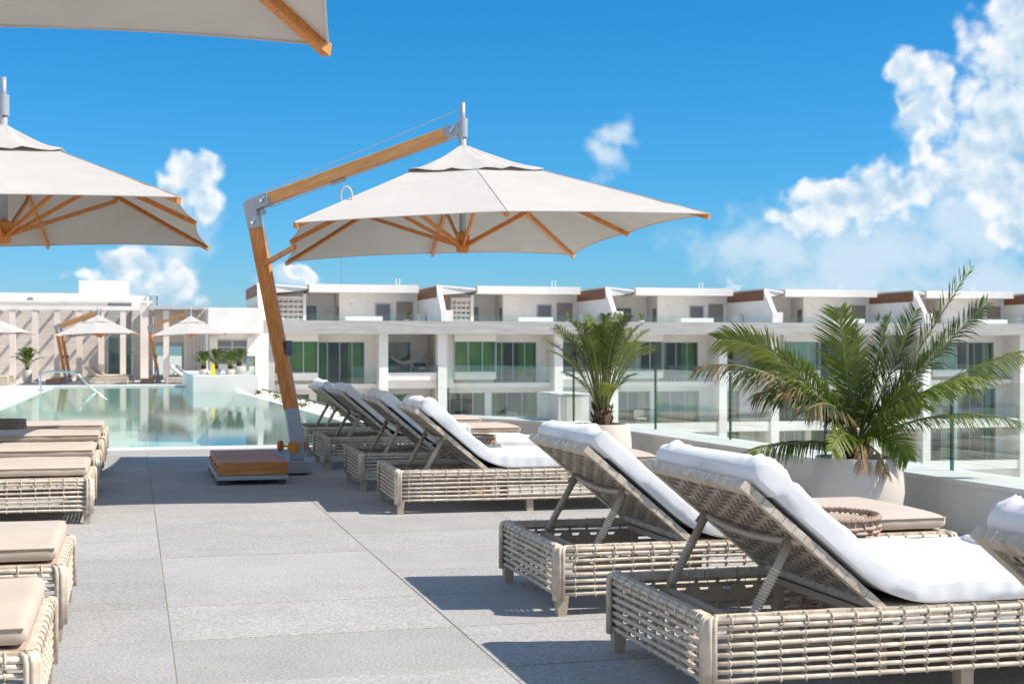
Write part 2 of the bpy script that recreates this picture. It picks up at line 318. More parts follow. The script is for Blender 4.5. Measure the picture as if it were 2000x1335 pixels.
def tag(o, label, cat, group=None):
    o['label'] = label; o['category'] = cat
    if group: o['group'] = group
    return o
def struct(name, mb, m, smooth=False, parent=None, bevel=0):
    o = obj(name, mb, m, parent, smooth, bevel=bevel)
    if parent is None: o['kind'] = 'structure'
    return o

# ------------------------------------------------------------------ setting: ground, deck, pool
struct('ground', MB().box(-600, 800, -300, 1500, -9.4, -9.0), 'earth')
deck = struct('deck', MB().add([(-8, -4, -0.0028), (5.9, -4, -0.0028), (5.6, 9.1, -0.0028), (5.2, 15.2, -0.0028), (4.7, 16.8, -0.0028), (3.9, 17.9, -0.0028), (-8, 17.9, -0.0028),
                                 (-8, -4, -9), (5.9, -4, -9), (5.6, 9.1, -9), (5.2, 15.2, -9), (4.7, 16.8, -9), (3.9, 17.9, -9), (-8, 17.9, -9)],
                                [(0, 1, 2, 3, 4, 5, 6)] + [(i, i + 7, (i + 1) % 7 + 7, (i + 1) % 7) for i in range(7)]), 'grout')
TX, TY = 1.233, 0.82
def tile_mesh():
    w, d = TX / 2 - 0.0032, TY / 2 - 0.0075; c = 0.0015
    mb = MB()
    mb.add([(-w, -d, -0.035), (w, -d, -0.035), (w, d, -0.035), (-w, d, -0.035), (-w, -d, -c), (w, -d, -c), (w, d, -c), (-w, d, -c),
            (-w + c, -d + c, 0), (w - c, -d + c, 0), (w - c, d - c, 0), (-w + c, d - c, 0)],
           [(8, 9, 10, 11), (4, 5, 9, 8), (5, 6, 10, 9), (6, 7, 11, 10), (7, 4, 8, 11), (0, 1, 5, 4), (1, 2, 6, 5), (2, 3, 7, 6), (3, 0, 4, 7)])
    return mb.mesh('paving_slab')
tm = tile_mesh(); rt = random.Random(3)
for ix in range(-6, 5):
    for iy in range(24):
        if ix == 4 and iy < 3: continue
        x = 0.156 + TX * (ix + 0.5); y = 17.72 - TY * (iy + 0.5)
        o = link('paving_slab', tm, 'granite', deck, (x, y, rt.uniform(-0.0012, 0.0012)), (rt.uniform(-6e-4, 6e-4), rt.uniform(-6e-4, 6e-4), 0))
# pool rim with its slotted overflow drain
rim = struct('pool_rim', MB().box(-8, 3.85, 17.724, 17.90, -0.3, 0.004).box(-8, 3.85, 18.00, 18.22, -0.3, 0.004), 'coping')
gr = MB(); x = -3.4
while x < 3.8: gr.box(x, x + 0.035, 17.90, 18.00, -0.01, 0.003); x += 0.062
obj('drain_grate', gr, 'white_render', rim, stuff=True)
obj('drain_channel', MB().box(-8, 3.85, 17.90, 18.00, -0.12, -0.05), 'dark_metal', rim)
# pool basin and water
WZ = -0.05
ring_ = [(-2.86, 18.2), (3.74, 18.2), (3.47, 25), (2.83, 41.0), (2.60, 47.0), (-2.42, 47.0)]
poolfloor = struct('pool_basin', MB().add([(*p, -1.45) for p in ring_], [tuple(range(6))]), 'pool_tile')
walls = MB()
for i in range(6):
    a = ring_[i]; b = ring_[(i + 1) % 6]; walls.add([(*a, -1.45), (*b, -1.45), (*b, WZ - 0.012), (*a, WZ - 0.012)], [(0, 1, 2, 3)])
obj('basin_wall', walls, 'pool_tile', poolfloor)
water = struct('water', MB().add([(*p, WZ) for p in ring_], [tuple(range(6))]), 'pool_water')
# infinity edge and catch strip with white pebbles
EL = [(3.74, 18.2), (3.47, 25), (2.83, 41.0), (2.60, 47.0)]
def edge_strip(d0, d1, z):
    n = 4; A = [(x + d0, y) for x, y in EL]; B = [(x + d1, y) for x, y in EL]
    mb = MB(); mb.add([(*p, z) for p in A] + [(*p, z) for p in B] + [(*p, -9) for p in A] + [(*p, -9) for p in B],
        [(i, i + 1, n + i + 1, n + i) for i in range(3)] + [(n + i, n + i + 1, 3 * n + i + 1, 3 * n + i) for i in range(3)] + [(i, 2 * n + i, 2 * n + i + 1, i + 1) for i in range(3)] + [(0, n, 3 * n, 2 * n), (n - 1, 2 * n - 1, 4 * n - 1, 3 * n - 1)])
    return mb
edge = struct('infinity_edge', edge_strip(0.002, 0.14, WZ - 0.004), 'coping')
bed = struct('planting_bed', edge_strip(0.142, 1.5, WZ - 0.10), 'soil')
def edge_x(y):
    for (x0, y0), (x1, y1) in zip(EL, EL[1:]):
        if y <= y1: return x0 + (x1 - x0) * (y - y0) / (y1 - y0) + 0.14
    return 2.74
rp = random.Random(11); pb = MB()
ICO = []
def ico(mb, c, r, sq, rr):
    t = (1 + 5 ** 0.5) / 2
    vs = [(-1, t, 0), (1, t, 0), (-1, -t, 0), (1, -t, 0), (0, -1, t), (0, 1, t), (0, -1, -t), (0, 1, -t), (t, 0, -1), (t, 0, 1), (-t, 0, -1), (-t, 0, 1)]
    fs = [(0, 11, 5), (0, 5, 1), (0, 1, 7), (0, 7, 10), (0, 10, 11), (1, 5, 9), (5, 11, 4), (11, 10, 2), (10, 7, 6), (7, 1, 8), (3, 9, 4), (3, 4, 2), (3, 2, 6), (3, 6, 8), (3, 8, 9), (4, 9, 5), (2, 4, 11), (6, 2, 10), (8, 6, 7), (9, 8, 1)]
    k = r / 1.9; mb.add([(c[0] + v[0] * k * rr.uniform(0.8, 1.2), c[1] + v[1] * k * rr.uniform(0.8, 1.2), c[2] + v[2] * k * sq * rr.uniform(0.85, 1.1)) for v in vs], fs)
for i in range(1500):
    y = 18.6 + 28 * rp.random(); ico(pb, (edge_x(y) + 0.03 + rp.random() ** 1.4 * 0.75, y, WZ - 0.085 + rp.random() * 0.05), rp.uniform(0.03, 0.085), 0.75, rp)
o = obj('pebbles', pb, 'pebble', stuff=True); tag(o, 'white pebbles lining the infinity edge of the pool', 'pebbles')
# deck along the left of the pool, and the lower terrace beyond its far end
struct('side_deck', MB().add([(-30, 18.24, 0.0), (-2.86, 18.24, 0.0), (-2.42, 47.0, 0.0), (-2.42, 47.35, 0.0), (2.6, 47.35, 0.0), (2.6, 47.0, 0.0), (-2.42, 47.0, 0.0), (-30, 47.35, 0.0),
    (-2.86, 18.24, -0.058), (-2.42, 47.0, -0.058), (2.6, 47.0, -0.058), (2.6, 47.35, -1.4), (-30, 47.35, -1.4)],
    [(0, 1, 2, 7), (2, 3, 7), (6, 5, 4, 3), (1, 8, 9, 2), (6, 9, 10, 5), (5, 10, 11, 4), (4, 11, 12, 7)]), 'coping')
struct('lower_terrace', MB().box(-30, 3.6, 47.36, 92, -3, -0.49), 'coping')

# ------------------------------------------------------------------ parapet with glass balustrade
INN = [(5.75, -3.0), (5.56, 3.5), (5.36, 7.8), (5.20, 11.0), (5.04, 14.3), (4.88, 15.4), (4.62, 16.35), (4.30, 17.0), (3.95, 17.5), (3.50, 17.98)]
PZ = 0.36
def offset_line(pts, d):
    res = []
    for i, p in enumerate(pts):
        a = Vector(pts[max(i - 1, 0)]); b = Vector(pts[min(i + 1, len(pts) - 1)]); t = (b - a).normalized(); n = Vector((t.y, -t.x))
        res.append((p[0] + n.x * d, p[1] + n.y * d))
    return res
def strip(mb, A, B, z0, z1):
    n = len(A)
    vs = [(*p, z0) for p in A] + [(*p, z0) for p in B] + [(*p, z1) for p in A] + [(*p, z1) for p in B]; fs = []
    for i in range(n - 1):
        fs += [(2 * n + i, 2 * n + i + 1, 3 * n + i + 1, 3 * n + i), (i, i + 1, 2 * n + i + 1, 2 * n + i), (n + i, 3 * n + i, 3 * n + i + 1, n + i + 1), (i, n + i, n + i + 1, i + 1)]
    fs += [(0, 2 * n, 3 * n, n), (n - 1, 2 * n - 1, 4 * n - 1, 3 * n - 1)]
    return mb.add(vs, fs)
wall = thing('parapet_wall', 'low off-white parapet wall curving round the deck behind the loungers', 'wall', (5.4, 5, 0))
def rel(o, root):
    o.parent = root; o.matrix_parent_inverse = Matrix.Translation(-Vector(root.location)); return o
rel(obj('wall_body', strip(MB(), INN, offset_line(INN, 0.46), -0.2, PZ - 0.03), 'parapet'), wall)
# coping stones, one per length, with open joints
def along(pts, s):
    for i in range(len(pts) - 1):
        a = Vector(pts[i]); b = Vector(pts[i + 1]); L = (b - a).length
        if s <= L: return a + (b - a) * (s / L), (b - a).normalized()
        s -= L
    a = Vector(pts[-2]); b = Vector(pts[-1]); return b, (b - a).normalized()
total = sum((Vector(INN[i + 1]) - Vector(INN[i])).length for i in range(len(INN) - 1))
def on_wall(s, off):
    p, t = along(INN, s); n = Vector((t.y, -t.x)); return p + n * off
s = 0.0
while s < total - 0.2:
    e = min(s + 1.77, total); pts = [s + 0.003] + [q for q in (s + 0.45, s + 0.9, s + 1.35) if q < e - 0.05] + [e - 0.003]
    A = [tuple(on_wall(q, -0.02)) for q in pts]; B = [tuple(on_wall(q, 0.48)) for q in pts]
    rel(obj('coping_stone', strip(MB(), A, B, PZ - 0.03, PZ), 'coping'), wall); s = e
# glass panes
bal = thing('glass_balustrade', 'frameless green-tinged glass balustrade standing on the parapet', 'balustrade', (5.5, 5, PZ))
y_joint = [16.2, 14.4, 12.63, 10.86, 9.1, 7.33, 5.56, 3.8, 2.0]
def s_at_y(y):
    lo, hi = 0.0, total
    for _ in range(40):
        m_ = (lo + hi) / 2
        if on_wall(m_, 0.36).y < y: lo = m_
        else: hi = m_
    return lo
ss_ = [s_at_y(y) for y in y_joint]
ss_ = [total - 0.05] + ss_
for i in range(len(ss_) - 1):
    a, b = ss_[i + 1] + 0.008, ss_[i] - 0.008; k = 1 if i else 4
    q = [a + (b - a) * j / k for j in range(k + 1)]
    A = [tuple(on_wall(t, 0.355)) for t in q]; B = [tuple(on_wall(t, 0.367)) for t in q]
    pane = rel(obj('glass_pane', strip(MB(), A, B, PZ - 0.01, 1.0), 'rail_glass'), bal)
    for t, sg in ((a, 1), (b, -1)):
        P0 = on_wall(t, 0.353); P1 = on_wall(t, 0.369); d = (on_wall(t + sg * 0.005, 0.361) - on_wall(t, 0.361)); eb = MB()
        eb.add([(P0.x, P0.y, PZ), (P1.x, P1.y, PZ), (P1.x + d.x, P1.y + d.y, PZ), (P0.x + d.x, P0.y + d.y, PZ), (P0.x, P0.y, 1.001), (P1.x, P1.y, 1.001), (P1.x + d.x, P1.y + d.y, 1.001), (P0.x + d.x, P0.y + d.y, 1.001)],
               [(0, 1, 2, 3), (4, 5, 6, 7), (0, 1, 5, 4), (1, 2, 6, 5), (2, 3, 7, 6), (3, 0, 4, 7)])
        obj('polished_edge', eb, 'rail_edge', pane)
blk = thing('masonry_block', 'plain off-white masonry block rising behind the smaller potted palm', 'block', (5.1, 16.6, -0.2))
obj('block_body', MB().box(-0.24, 0.14, -0.35, 0.45, 0, 0.865), 'parapet', blk, bevel=0.008)
obj('block_cap', MB().box(-0.25, 0.15, -0.36, 0.46, 0.866, 0.885), 'coping', blk, bevel=0.004)

# ------------------------------------------------------------------ apartment building on the right
bld = thing('apartment_building', 'long white terraced apartment block with timber fascias and green-curtained bays', 'building', (6.8, 78.4, -9))
def part(name, mb, m, parent=None, **k):
    o = obj(name, mb, m, None, **k)
    if parent is None: rel(o, bld)
    else: o.parent = parent
    return o
PITCH = 10.1; X0 = 6.6; NU = 7; XE = X0 + PITCH * NU
part('terrace_band', MB().box(6.78, XE, 77.74, 79.0, 1.90, 2.62), 'travertine')
part('terrace_slab', MB().box(6.9, XE, 79.0, 92, 1.98, 2.5), 'white_render')
part('end_pillar', MB().box(6.80, 7.42, 78.3, 79.6, -9, 1.897), 'travertine')
part('end_wall', MB().box(6.9, 7.2, 79.62, 92, -9, 1.97), 'white_render')
part('rear_wall', MB().box(6.9, XE, 92, 92.3, -9, 4.7), 'white_render')
part('base_wall', MB().box(7.42, XE, 78.9, 79.2, -9, -6.45), 'white_render')
LEV = [(1.97, -0.86), (-1.14, -3.35), (-3.62, -5.95)]
for (zc, zf) in LEV: part('floor_slab', MB().box(7.42, XE, 79.3, 92, zf - 0.27, zf), 'white_render')
def window_wall(x0, x1, y, z0, z1, n, parent=None, frame='glass_frame', head=0.035):
    """frame bars and single panes of a glazed opening"""
    fr = MB(); fr.box(x0, x1, y - 0.03, y + 0.03, z0, z0 + head).box(x0, x1, y - 0.03, y + 0.03, z1 - head, z1)
    w = (x1 - x0) / n
    for i in range(n + 1):
        c = x0 + w * i; fr.box(c - 0.025, c + 0.025, y - 0.032, y + 0.032, z0 + head, z1 - head)
    f = part('window_frame', fr, frame, parent)
    for i in range(n):
        part('window_pane', MB().box(x0 + w * i + 0.025, x0 + w * (i + 1) - 0.025, y - 0.006, y + 0.006, z0 + head, z1 - head), 'window_glass', parent)
def curtain(x0, x1, y, z0, z1, m, amp=0.028, per=0.19):
    n = max(6, int((x1 - x0) / per * 6)); vs = []; fs = []
    for i in range(n + 1):
        x = x0 + (x1 - x0) * i / n; yy = y + amp * math.sin(2 * math.pi * (x - x0) / per) * (0.6 + 0.4 * math.sin(x * 3.1))
        vs += [(x, yy, z0), (x, yy, z1)]
    for i in range(n): fs.append((2 * i, 2 * i + 2, 2 * i + 3, 2 * i + 1))
    part('curtain', MB().add(vs, fs), m, smooth=True)
CUR = [('curtain_green', 'curtain_green'), ('curtain_green', 'curtain_green'), ('curtain_sand', 'curtain_green'), ('curtain_teal', 'curtain_green'), ('curtain_teal', 'curtain_teal'), ('curtain_green', 'curtain_sand'), ('curtain_sand', 'curtain_teal')]
rb = random.Random(5)
def balcony_glass(x0, x1, y, z0, z1): part('rail_pane', MB().box(x0, x1, y, y + 0.015, z0, z1), 'rail_glass')
for k in range(NU):
    X = X0 + PITCH * k
    # --- penthouse level
    pw = part('party_wall', MB().prism([(80.0, 4.62), (87.4, 4.62), (87.4, 2.5), (78.75, 2.5), (78.75, 3.25)], X, X + 0.28, 'x'), 'white_render')
    fb = MB(); yy = 79.95
    n_sl = 34
    for i in range(n_sl):
        y0 = 80.0 + 7.4 * i / n_sl; fb.box(X - 0.05, X - 0.004, y0, y0 + 7.4 / n_sl - 0.025, 4.0, 4.615)
    part('timber_fascia', fb, 'wood_clad', pw)
    # inner timber lining folded down on the far side of the party wall
    lb = MB(); lb.prism([(80.3, 4.2), (83.6, 4.0), (83.6, 2.7), (81.6, 3.2)], X + 0.62, X + 0.68, 'x')
    part('timber_screen', lb, 'wood_clad', pw)
    part('wall_foot', MB().box(X + 0.283, X + 0.70, 78.8, 80.6, 2.5, 3.25), 'white_render', pw)
    cn = part('canopy', MB().add([(X - 0.02, 79.9, 4.72), (X - 0.02, 86.5, 4.72), (X + 4.1, 86.5, 4.72), (X + 4.0, 85.0, 4.72),
                                  (X - 0.02, 79.9, 4.625), (X - 0.02, 86.5, 4.625), (X + 4.1, 86.5, 4.6), (X + 4.0, 85.0, 4.6), (X + 0.3, 80.5, 4.15), (X + 0.3, 86.5, 4.15), (X + 3.9, 86.5, 4.56), (X + 3.8, 85.1, 4.56)],
                                 [(0, 3, 2, 1), (0, 4, 7, 3), (2, 3, 7, 6), (1, 2, 6, 5), (0, 1, 5, 4), (4, 8, 11, 7), (7, 11, 10, 6)]), 'canopy_metal')
    sf = MB()
    for i in range(14):
        x0 = X + 0.32 + i * 0.255; t = (x0 - X - 0.3) / 3.5; y0 = 80.55 + 4.5 * t; z = 4.14 + 0.41 * t
        sf.add([(x0, y0, z), (x0 + 0.24, y0 + 0.3, z + 0.028), (x0 + 0.24, 86.4, z + 0.028), (x0, 86.4, z)], [(0, 1, 2, 3)])
    part('timber_soffit', sf, 'wood_clad', cn)
    part('roof_slab', MB().box(X + 3.35, X + PITCH - 0.25, 84.0, 92, 4.40, 4.86), 'white_render')
    part('roof_slab', MB().box(X + 0.3, X + 3.33, 86.6, 92, 4.40, 4.72), 'white_render')
    part('penthouse_wall', MB().box(X + 5.3, X + PITCH - 0.02, 85.4, 92, 2.5, 4.398), 'white_render')
    part('penthouse_wall', MB().box(X + 0.3, X + 5.28, 87.2, 92, 2.5, 4.398), 'white_render')
    d = part('sliding_door', MB().box(X + 3.05, X + 4.15, 87.12, 87.19, 2.52, 3.65), 'door_grey')
    part('door_leaf', MB().box(X + 3.12, X + 3.57, 87.09, 87.115, 2.56, 3.6), 'window_glass', d); part('door_leaf', MB().box(X + 3.63, X + 4.08, 87.09, 87.115, 2.56, 3.6), 'window_glass', d)
    part('side_window', MB().box(X + 5.26, X + 5.295, 85.6, 86.2, 2.52, 3.6), 'door_grey')
    d = part('terrace_door', MB().box(X + 7.45, X + 8.4, 85.33, 85.395, 2.52, 3.78), 'glass_frame')
    part('door_leaf', MB().box(X + 7.53, X + 8.32, 85.30, 85.326, 2.56, 3.72), 'door_grey', d)
    part('wall_panel', MB().box(X + 8.75, X + 9.75, 85.35, 85.396, 2.52, 3.9), 'panel_taupe')
    for i in range(2):
        part('vent_pipe', MB().tube([(X + 9.2 + i * 0.22, 88, 4.86), (X + 9.2 + i * 0.22, 88, 5.42)], 0.03, 8), 'white_render')
    part('bulkhead_lamp', MB().lathe([(0.02, -0.07), (0.06, -0.04), (0.06, 0.04), (0.02, 0.07)], 10, (X + 6.0, 85.36, 3.75)), 'white_render')
    # pierced block screen, on the two nearest units only
    if k < 2:
     sc = MB(); bs = 0.30; nx, nz = (7 if k == 0 else 4), 5
     sx0 = X + (0.95 if k == 0 else 1.85)
     for i in range(nx):
         for j in range(nz):
             x0 = sx0 + i * bs; z0 = 2.52 + j * bs; t = 0.055
             sc.box(x0, x0 + bs, 84.6, 84.8, z0, z0 + t); sc.box(x0, x0 + t, 84.6, 84.8, z0 + t, z0 + bs); sc.box(x0 + t, x0 + bs, 84.74, 84.79, z0 + bs * 0.55, z0 + bs)
     sc.box(sx0 + nx * bs, sx0 + nx * bs + 0.18, 84.5, 84.9, 2.5, 4.3).box(sx0, sx0 + nx * bs, 84.6, 84.8, 2.52 + nz * bs, 4.15)
     part('pierced_block_screen', sc, 'white_render')
    # terrace furniture wall: built-in bench and plunge pool wall
    part('terrace_bench', MB().box(X + 5.0, X + 7.1, 80.6, 81.5, 2.5, 2.92), 'white_render')
    part('terrace_rail', MB().box(X + 0.75, X + PITCH - 0.1, 78.75, 78.765, 2.625, 2.98), 'rail_glass')
    ac = part('condenser_unit', MB().box(X - 0.42, X - 0.06, 82.9, 83.6, 2.5, 3.15), 'white_render')
    # --- storeys below
    for li, (zc, zf) in enumerate(LEV):
        a, b = X + 6.54, X + 7.04
        part('column', MB().box(a, b, 78.42, 79.2, zf - 0.27 if li < 2 else -9, zc if li else 1.895), 'white_render')
        if k > 0: part('column', MB().box(X - 0.25, X + 0.27, 78.42, 79.2, zf - 0.27 if li < 2 else -9, zc if li else 1.895), 'white_render')
        part('party_partition', MB().box(X - 0.1 if k else X + 0.62, X + 0.1 if k else X + 0.8, 79.22, 92, zf, zc), 'cream_render')
        part('partition', MB().box(a + 0.1, a + 0.35, 79.22, 92, zf, zc), 'white_render')
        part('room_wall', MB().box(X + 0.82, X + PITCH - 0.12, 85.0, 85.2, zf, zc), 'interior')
        h = zc - zf
        if li == 0:
            bx0, bx1 = X + 0.83, X + 3.25
            part('bay_head', MB().box(bx0, bx1, 79.0, 80.6, zc - 0.46, zc), 'white_render')
            part('bay_apron', MB().box(bx0, bx1, 79.0, 80.6, zf + 0.22, zf + 0.62), 'white_render')
            part('bay_soffit_wall', MB().box(bx0, bx1, 79.7, 80.5, zf, zf + 0.218), 'white_render')
            part('bay_side_wall', MB().box(X + (0.11 if k else 0.801), bx0 - 0.002, 79.25, 79.45, zf, zc), 'white_render')
            part('balcony_soffit_wall', MB().box(b + 0.002, X + PITCH - 0.255, 78.95, 79.29, zf - 0.27, zf + 0.198), 'white_render')
            window_wall(bx0, bx1, 79.06, zf + 0.622, zc - 0.462, 3)
            part('bay_cheek', MB().box(bx1 - 0.07, bx1, 79.12, 80.58, zf + 0.622, zc - 0.462), 'glass_frame')
            curtain(bx0 + 0.05, bx1 - 0.12 - (0 if k in (0, 1, 3) else rb.uniform(0.3, 1.2)), 79.35, zf + 0.63, zc - 0.47, CUR[k][0])
            part('opening_head', MB().box(bx1 + 0.002, a + 0.1, 80.5, 80.8, zc - 0.5, zc), 'white_render')
            window_wall(bx1 + 0.02, a - 0.5, 80.6, zf, zc - 0.502, 4)
            part('wall_pier', MB().box(a - 0.49, a + 0.098, 80.5, 80.8, zf, zc - 0.502), 'white_render')
            curtain(a - 0.55 - rb.uniform(0.4, 1.1), a - 0.55, 80.9, zf, zc - 0.5, CUR[k][1]); curtain(bx1 + 0.1, bx1 + 0.1 + rb.uniform(0.2, 0.9), 80.9, zf, zc - 0.5, CUR[k][1])
            # balcony beyond the column
            part('balcony_front', MB().box(b + 0.002, X + PITCH - 0.255, 78.6, 78.9, zf + 0.22 - 0.02, zf + 0.62), 'white_render')
            part('balcony_floor', MB().box(b + 0.002, X + PITCH - 0.255, 78.9, 81.8, zf + 0.22, zf + 0.4), 'white_render')
            balcony_glass(b + 0.02, X + PITCH - 0.27, 78.72, zf + 0.62, zf + 0.98)
            part('balcony_rear_wall', MB().box(b + 1.9, X + PITCH - 0.12, 81.8, 82.0, zf + 0.4, zc).box(a + 0.36, b + 1.9, 81.8, 82.0, zc - 0.5, zc), 'white_render')
            window_wall(a + 0.40, b + 1.88, 81.88, zf + 0.4, zc - 0.502, 3); curtain(b + 0.1, b + 1.8, 82.15, zf + 0.4, zc - 0.5, 'curtain_sand' if k < 2 else CUR[k][0])
            if k > 0: balcony_glass(X + 0.35, X + 6.4, 78.5, zf + 0.30, zf + 1.0)
            else: balcony_glass(X + 5.0, X + 6.4, 78.5, zf + 0.1, zf + 1.0)
            part('rear_bay', MB().box(bx0, bx0 + 0.5, 80.62, 80.8, zf, zf + 0.6), 'white_render')
        else:
            part('opening_head', MB().box(X + 0.82, a + 0.1, 80.3, 80.6, zc - 0.3, zc), 'white_render')
            window_wall(X + 0.85, X + 2.9, 80.4, zf, zc - 0.302, 3); part('wall_pier', MB().box(X + 2.92, X + 3.3, 80.3, 80.6, zf, zc - 0.302), 'white_render')
            window_wall(X + 3.32, a - 0.5, 80.4, zf, zc - 0.302, 3); part('wall_pier', MB().box(a - 0.49, a + 0.098, 80.3, 80.6, zf, zc - 0.302), 'white_render')
            curtain(X + 2.85 - rb.uniform(0.3, 1.3), X + 2.85, 80.7, zf, zc - 0.3, CUR[k][0]); curtain(X + 3.4, X + 3.8, 80.7, zf, zc - 0.3, CUR[k][1]); curtain(a - 1.0, a - 0.55, 80.7, zf, zc - 0.3, CUR[k][1])
            part('balcony_rear_wall', MB().box(b + 1.9, X + PITCH - 0.12, 80.9, 81.1, zf, zc).box(a + 0.36, b + 1.9, 80.9, 81.1, zc - 0.35, zc), 'white_render')
            window_wall(a + 0.40, b + 1.88, 80.98, zf, zc - 0.352, 2); curtain(b + 0.3, b + 1.8, 81.3, zf, zc - 0.35, CUR[k][1])
            part('terrace_front', MB().box(X + (0.3 if k else 0.85), X + PITCH - 0.27, 78.5, 78.75, zf - 0.45, zf + 0.10), 'white_render')
            balcony_glass(X + (0.3 if k else 0.85), a - 0.02, 78.6, zf + 0.10, zf + 0.75); balcony_glass(b + 0.02, X + PITCH - 0.27, 78.6, zf + 0.10, zf + 0.75)
            # sloping garden walls that divide the terraces
tv = thing('rooftop_antenna', 'thin tall antenna mast on the apartment roof behind the parasol', 'antenna', (12.4, 88, 4.86))
obj('mast', MB().tube([(0, 0, 0), (0, 0, 1.9)], 0.02, 6), 'louvre', tv); obj('mast_base', MB().lathe([(0.08, 0), (0.08, 0.1), (0.03, 0.16)], 8), 'louvre', tv)
# hammocks slung in the balconies
def hammock(x0, x1, z0, z1, y, label):
    t = thing('hammock', label, 'hammock', ((x0 + x1) / 2, y, min(z0, z1) - 1), 'hammocks slung across the balconies')
    ox, oz = (x0 + x1) / 2, min(z0, z1) - 1
    n = 24; vs = []; fs = []
    for i in range(n + 1):
        u = i / n; x = x0 + (x1 - x0) * u - ox; z = z0 + (z1 - z0) * u - 1.15 * 4 * u * (1 - u) * 0.85 - oz; w = 0.03 + 0.45 * math.sin(math.pi * u) ** 1.2
        for j in range(5):
            v = j / 4 - 0.5; vs.append((x, v * w * 1.6, z + abs(v) ** 2 * w * 1.5))
    for i in range(n):
        for j in range(4): a = i * 5 + j; fs.append((a, a + 1, a + 6, a + 5))
    obj('sling', MB().add(vs, fs), 'hammock', t, smooth=True)
    fr = MB()
    for i in range(4, n - 3):
        u = i / n; x = x0 + (x1 - x0) * u - ox; zt = z0 + (z1 - z0) * u - 1.15 * 4 * u * (1 - u) * 0.85 - oz; w = 0.03 + 0.45 * math.sin(math.pi * u) ** 1.2
        fr.bar((x, -w * 0.8, zt + 0.25 * w * 1.5), (x, -w * 0.82, zt + 0.25 * w * 1.5 - 0.28 * math.sin(math.pi * u)), 0.035, 0.006)
    obj('fringe', fr, 'hammock', t, stuff=True)
for k, lab in ((0, 'white fringed hammock in the balcony just right of the teak parasol mast'), (1, 'white hammock in the balcony behind the smaller potted palm'), (2, 'white hammock in the balcony above the drooping fronds of the large palm')):
    X = X0 + PITCH * k; hammock(X + 7.1, X + PITCH - 0.35, 1.05, 1.3, 80.2, lab)
# small things standing on the first balcony and terraces
t = thing('balcony_armchair', 'dark armchair with a tan cushion on the hammock balcony', 'chair', (X0 + 9.1, 79.6, -0.46))
obj('seat', MB().box(-0.35, 0.35, -0.3, 0.3, 0.2, 0.38), 'dark_metal', t, bevel=0.03); obj('backrest', MB().box(-0.35, 0.35, 0.2, 0.3, 0.38, 0.75), 'dark_metal', t, bevel=0.03)
obj('cushion', MB().box(-0.2, 0.25, -0.28, 0.15, 0.382, 0.5), 'panel_taupe', t, bevel=0.04)
for sx in (-1, 1):
    obj('armrest', MB().box(sx * 0.4 - 0.05, sx * 0.4 + 0.05, -0.3, 0.3, 0.2, 0.55), 'dark_metal', t, bevel=0.02)
    for sy in (-1, 1): obj('leg', MB().box(sx * 0.3 - 0.03, sx * 0.3 + 0.03, sy * 0.25 - 0.03, sy * 0.25 + 0.03, 0, 0.2), 'dark_metal', t)

# ------------------------------------------------------------------ low pavilion with pergola on the left
pav = thing('poolside_pavilion', 'low white pavilion with a columned pergola at the far end of the pool', 'building', (0, 74, -0.5))
def ppart(name, mb, m, parent=None, **k):
    o = obj(name, mb, m, None, **k)
    if parent is None: rel(o, pav)
    else: o.parent = parent
    return o
DZ = -0.49; PY = 74.0
for i in range(-4, 7):
    cx = -0.52 + (i - 5) * 1.045 + 1.08
    c = ppart('pergola_column', MB().box(cx - 0.14, cx + 0.14, PY, PY + 0.30, DZ, 3.02), 'cream_render')
    ppart('column_base', MB().box(cx - 0.155, cx + 0.155, PY - 0.015, PY + 0.315, DZ, DZ + 0.10), 'travertine', c)
ppart('pergola_beam', MB().box(-10, 1.0, PY - 0.04, PY + 0.34, 3.02, 3.22), 'white_render')
for i in range(26):
    x = -10 + 0.44 * i
    ppart('rafter', MB().box(x, x + 0.09, PY + 0.341, PY + 3.99, 3.05, 3.2), 'cream_render') if i % 2 == 0 else None
ppart('stone_wall', MB().box(-12, -1.30, PY + 4.0, PY + 4.4, DZ, 3.5), 'warm_stone')
ppart('stone_wall', MB().box(-0.05, 1.0, PY + 3.0, PY + 4.4, DZ, 3.2), 'stacked_stone')
ppart('door_frame', MB().box(-1.29, -0.07, PY + 4.1, PY + 4.3, 1.75, 3.5), 'travertine')
gd = ppart('glass_door', MB().box(-1.29, -1.22, PY + 4.0, PY + 4.1, DZ, 1.75).box(-0.13, -0.06, PY + 4.0, PY + 4.1, DZ, 1.75).box(-1.22, -0.13, PY + 4.0, PY + 4.1, 1.68, 1.75).box(-0.72, -0.66, PY + 4.0, PY + 4.1, DZ, 1.68), 'glass_frame')
ppart('door_pane', MB().box(-1.21, -0.73, PY + 4.04, PY + 4.06, DZ, 1.68), 'window_glass', gd); ppart('door_pane', MB().box(-0.65, -0.14, PY + 4.04, PY + 4.06, DZ, 1.68), 'window_glass', gd)
ppart('door_curtain', MB().box(-1.25, -0.1, PY + 4.6, PY + 4.65, DZ, 1.75), 'curtain_teal')
ppart('pier', MB().box(0.35, 0.74, PY - 0.05, PY + 0.40, DZ, 3.30), 'cream_render')
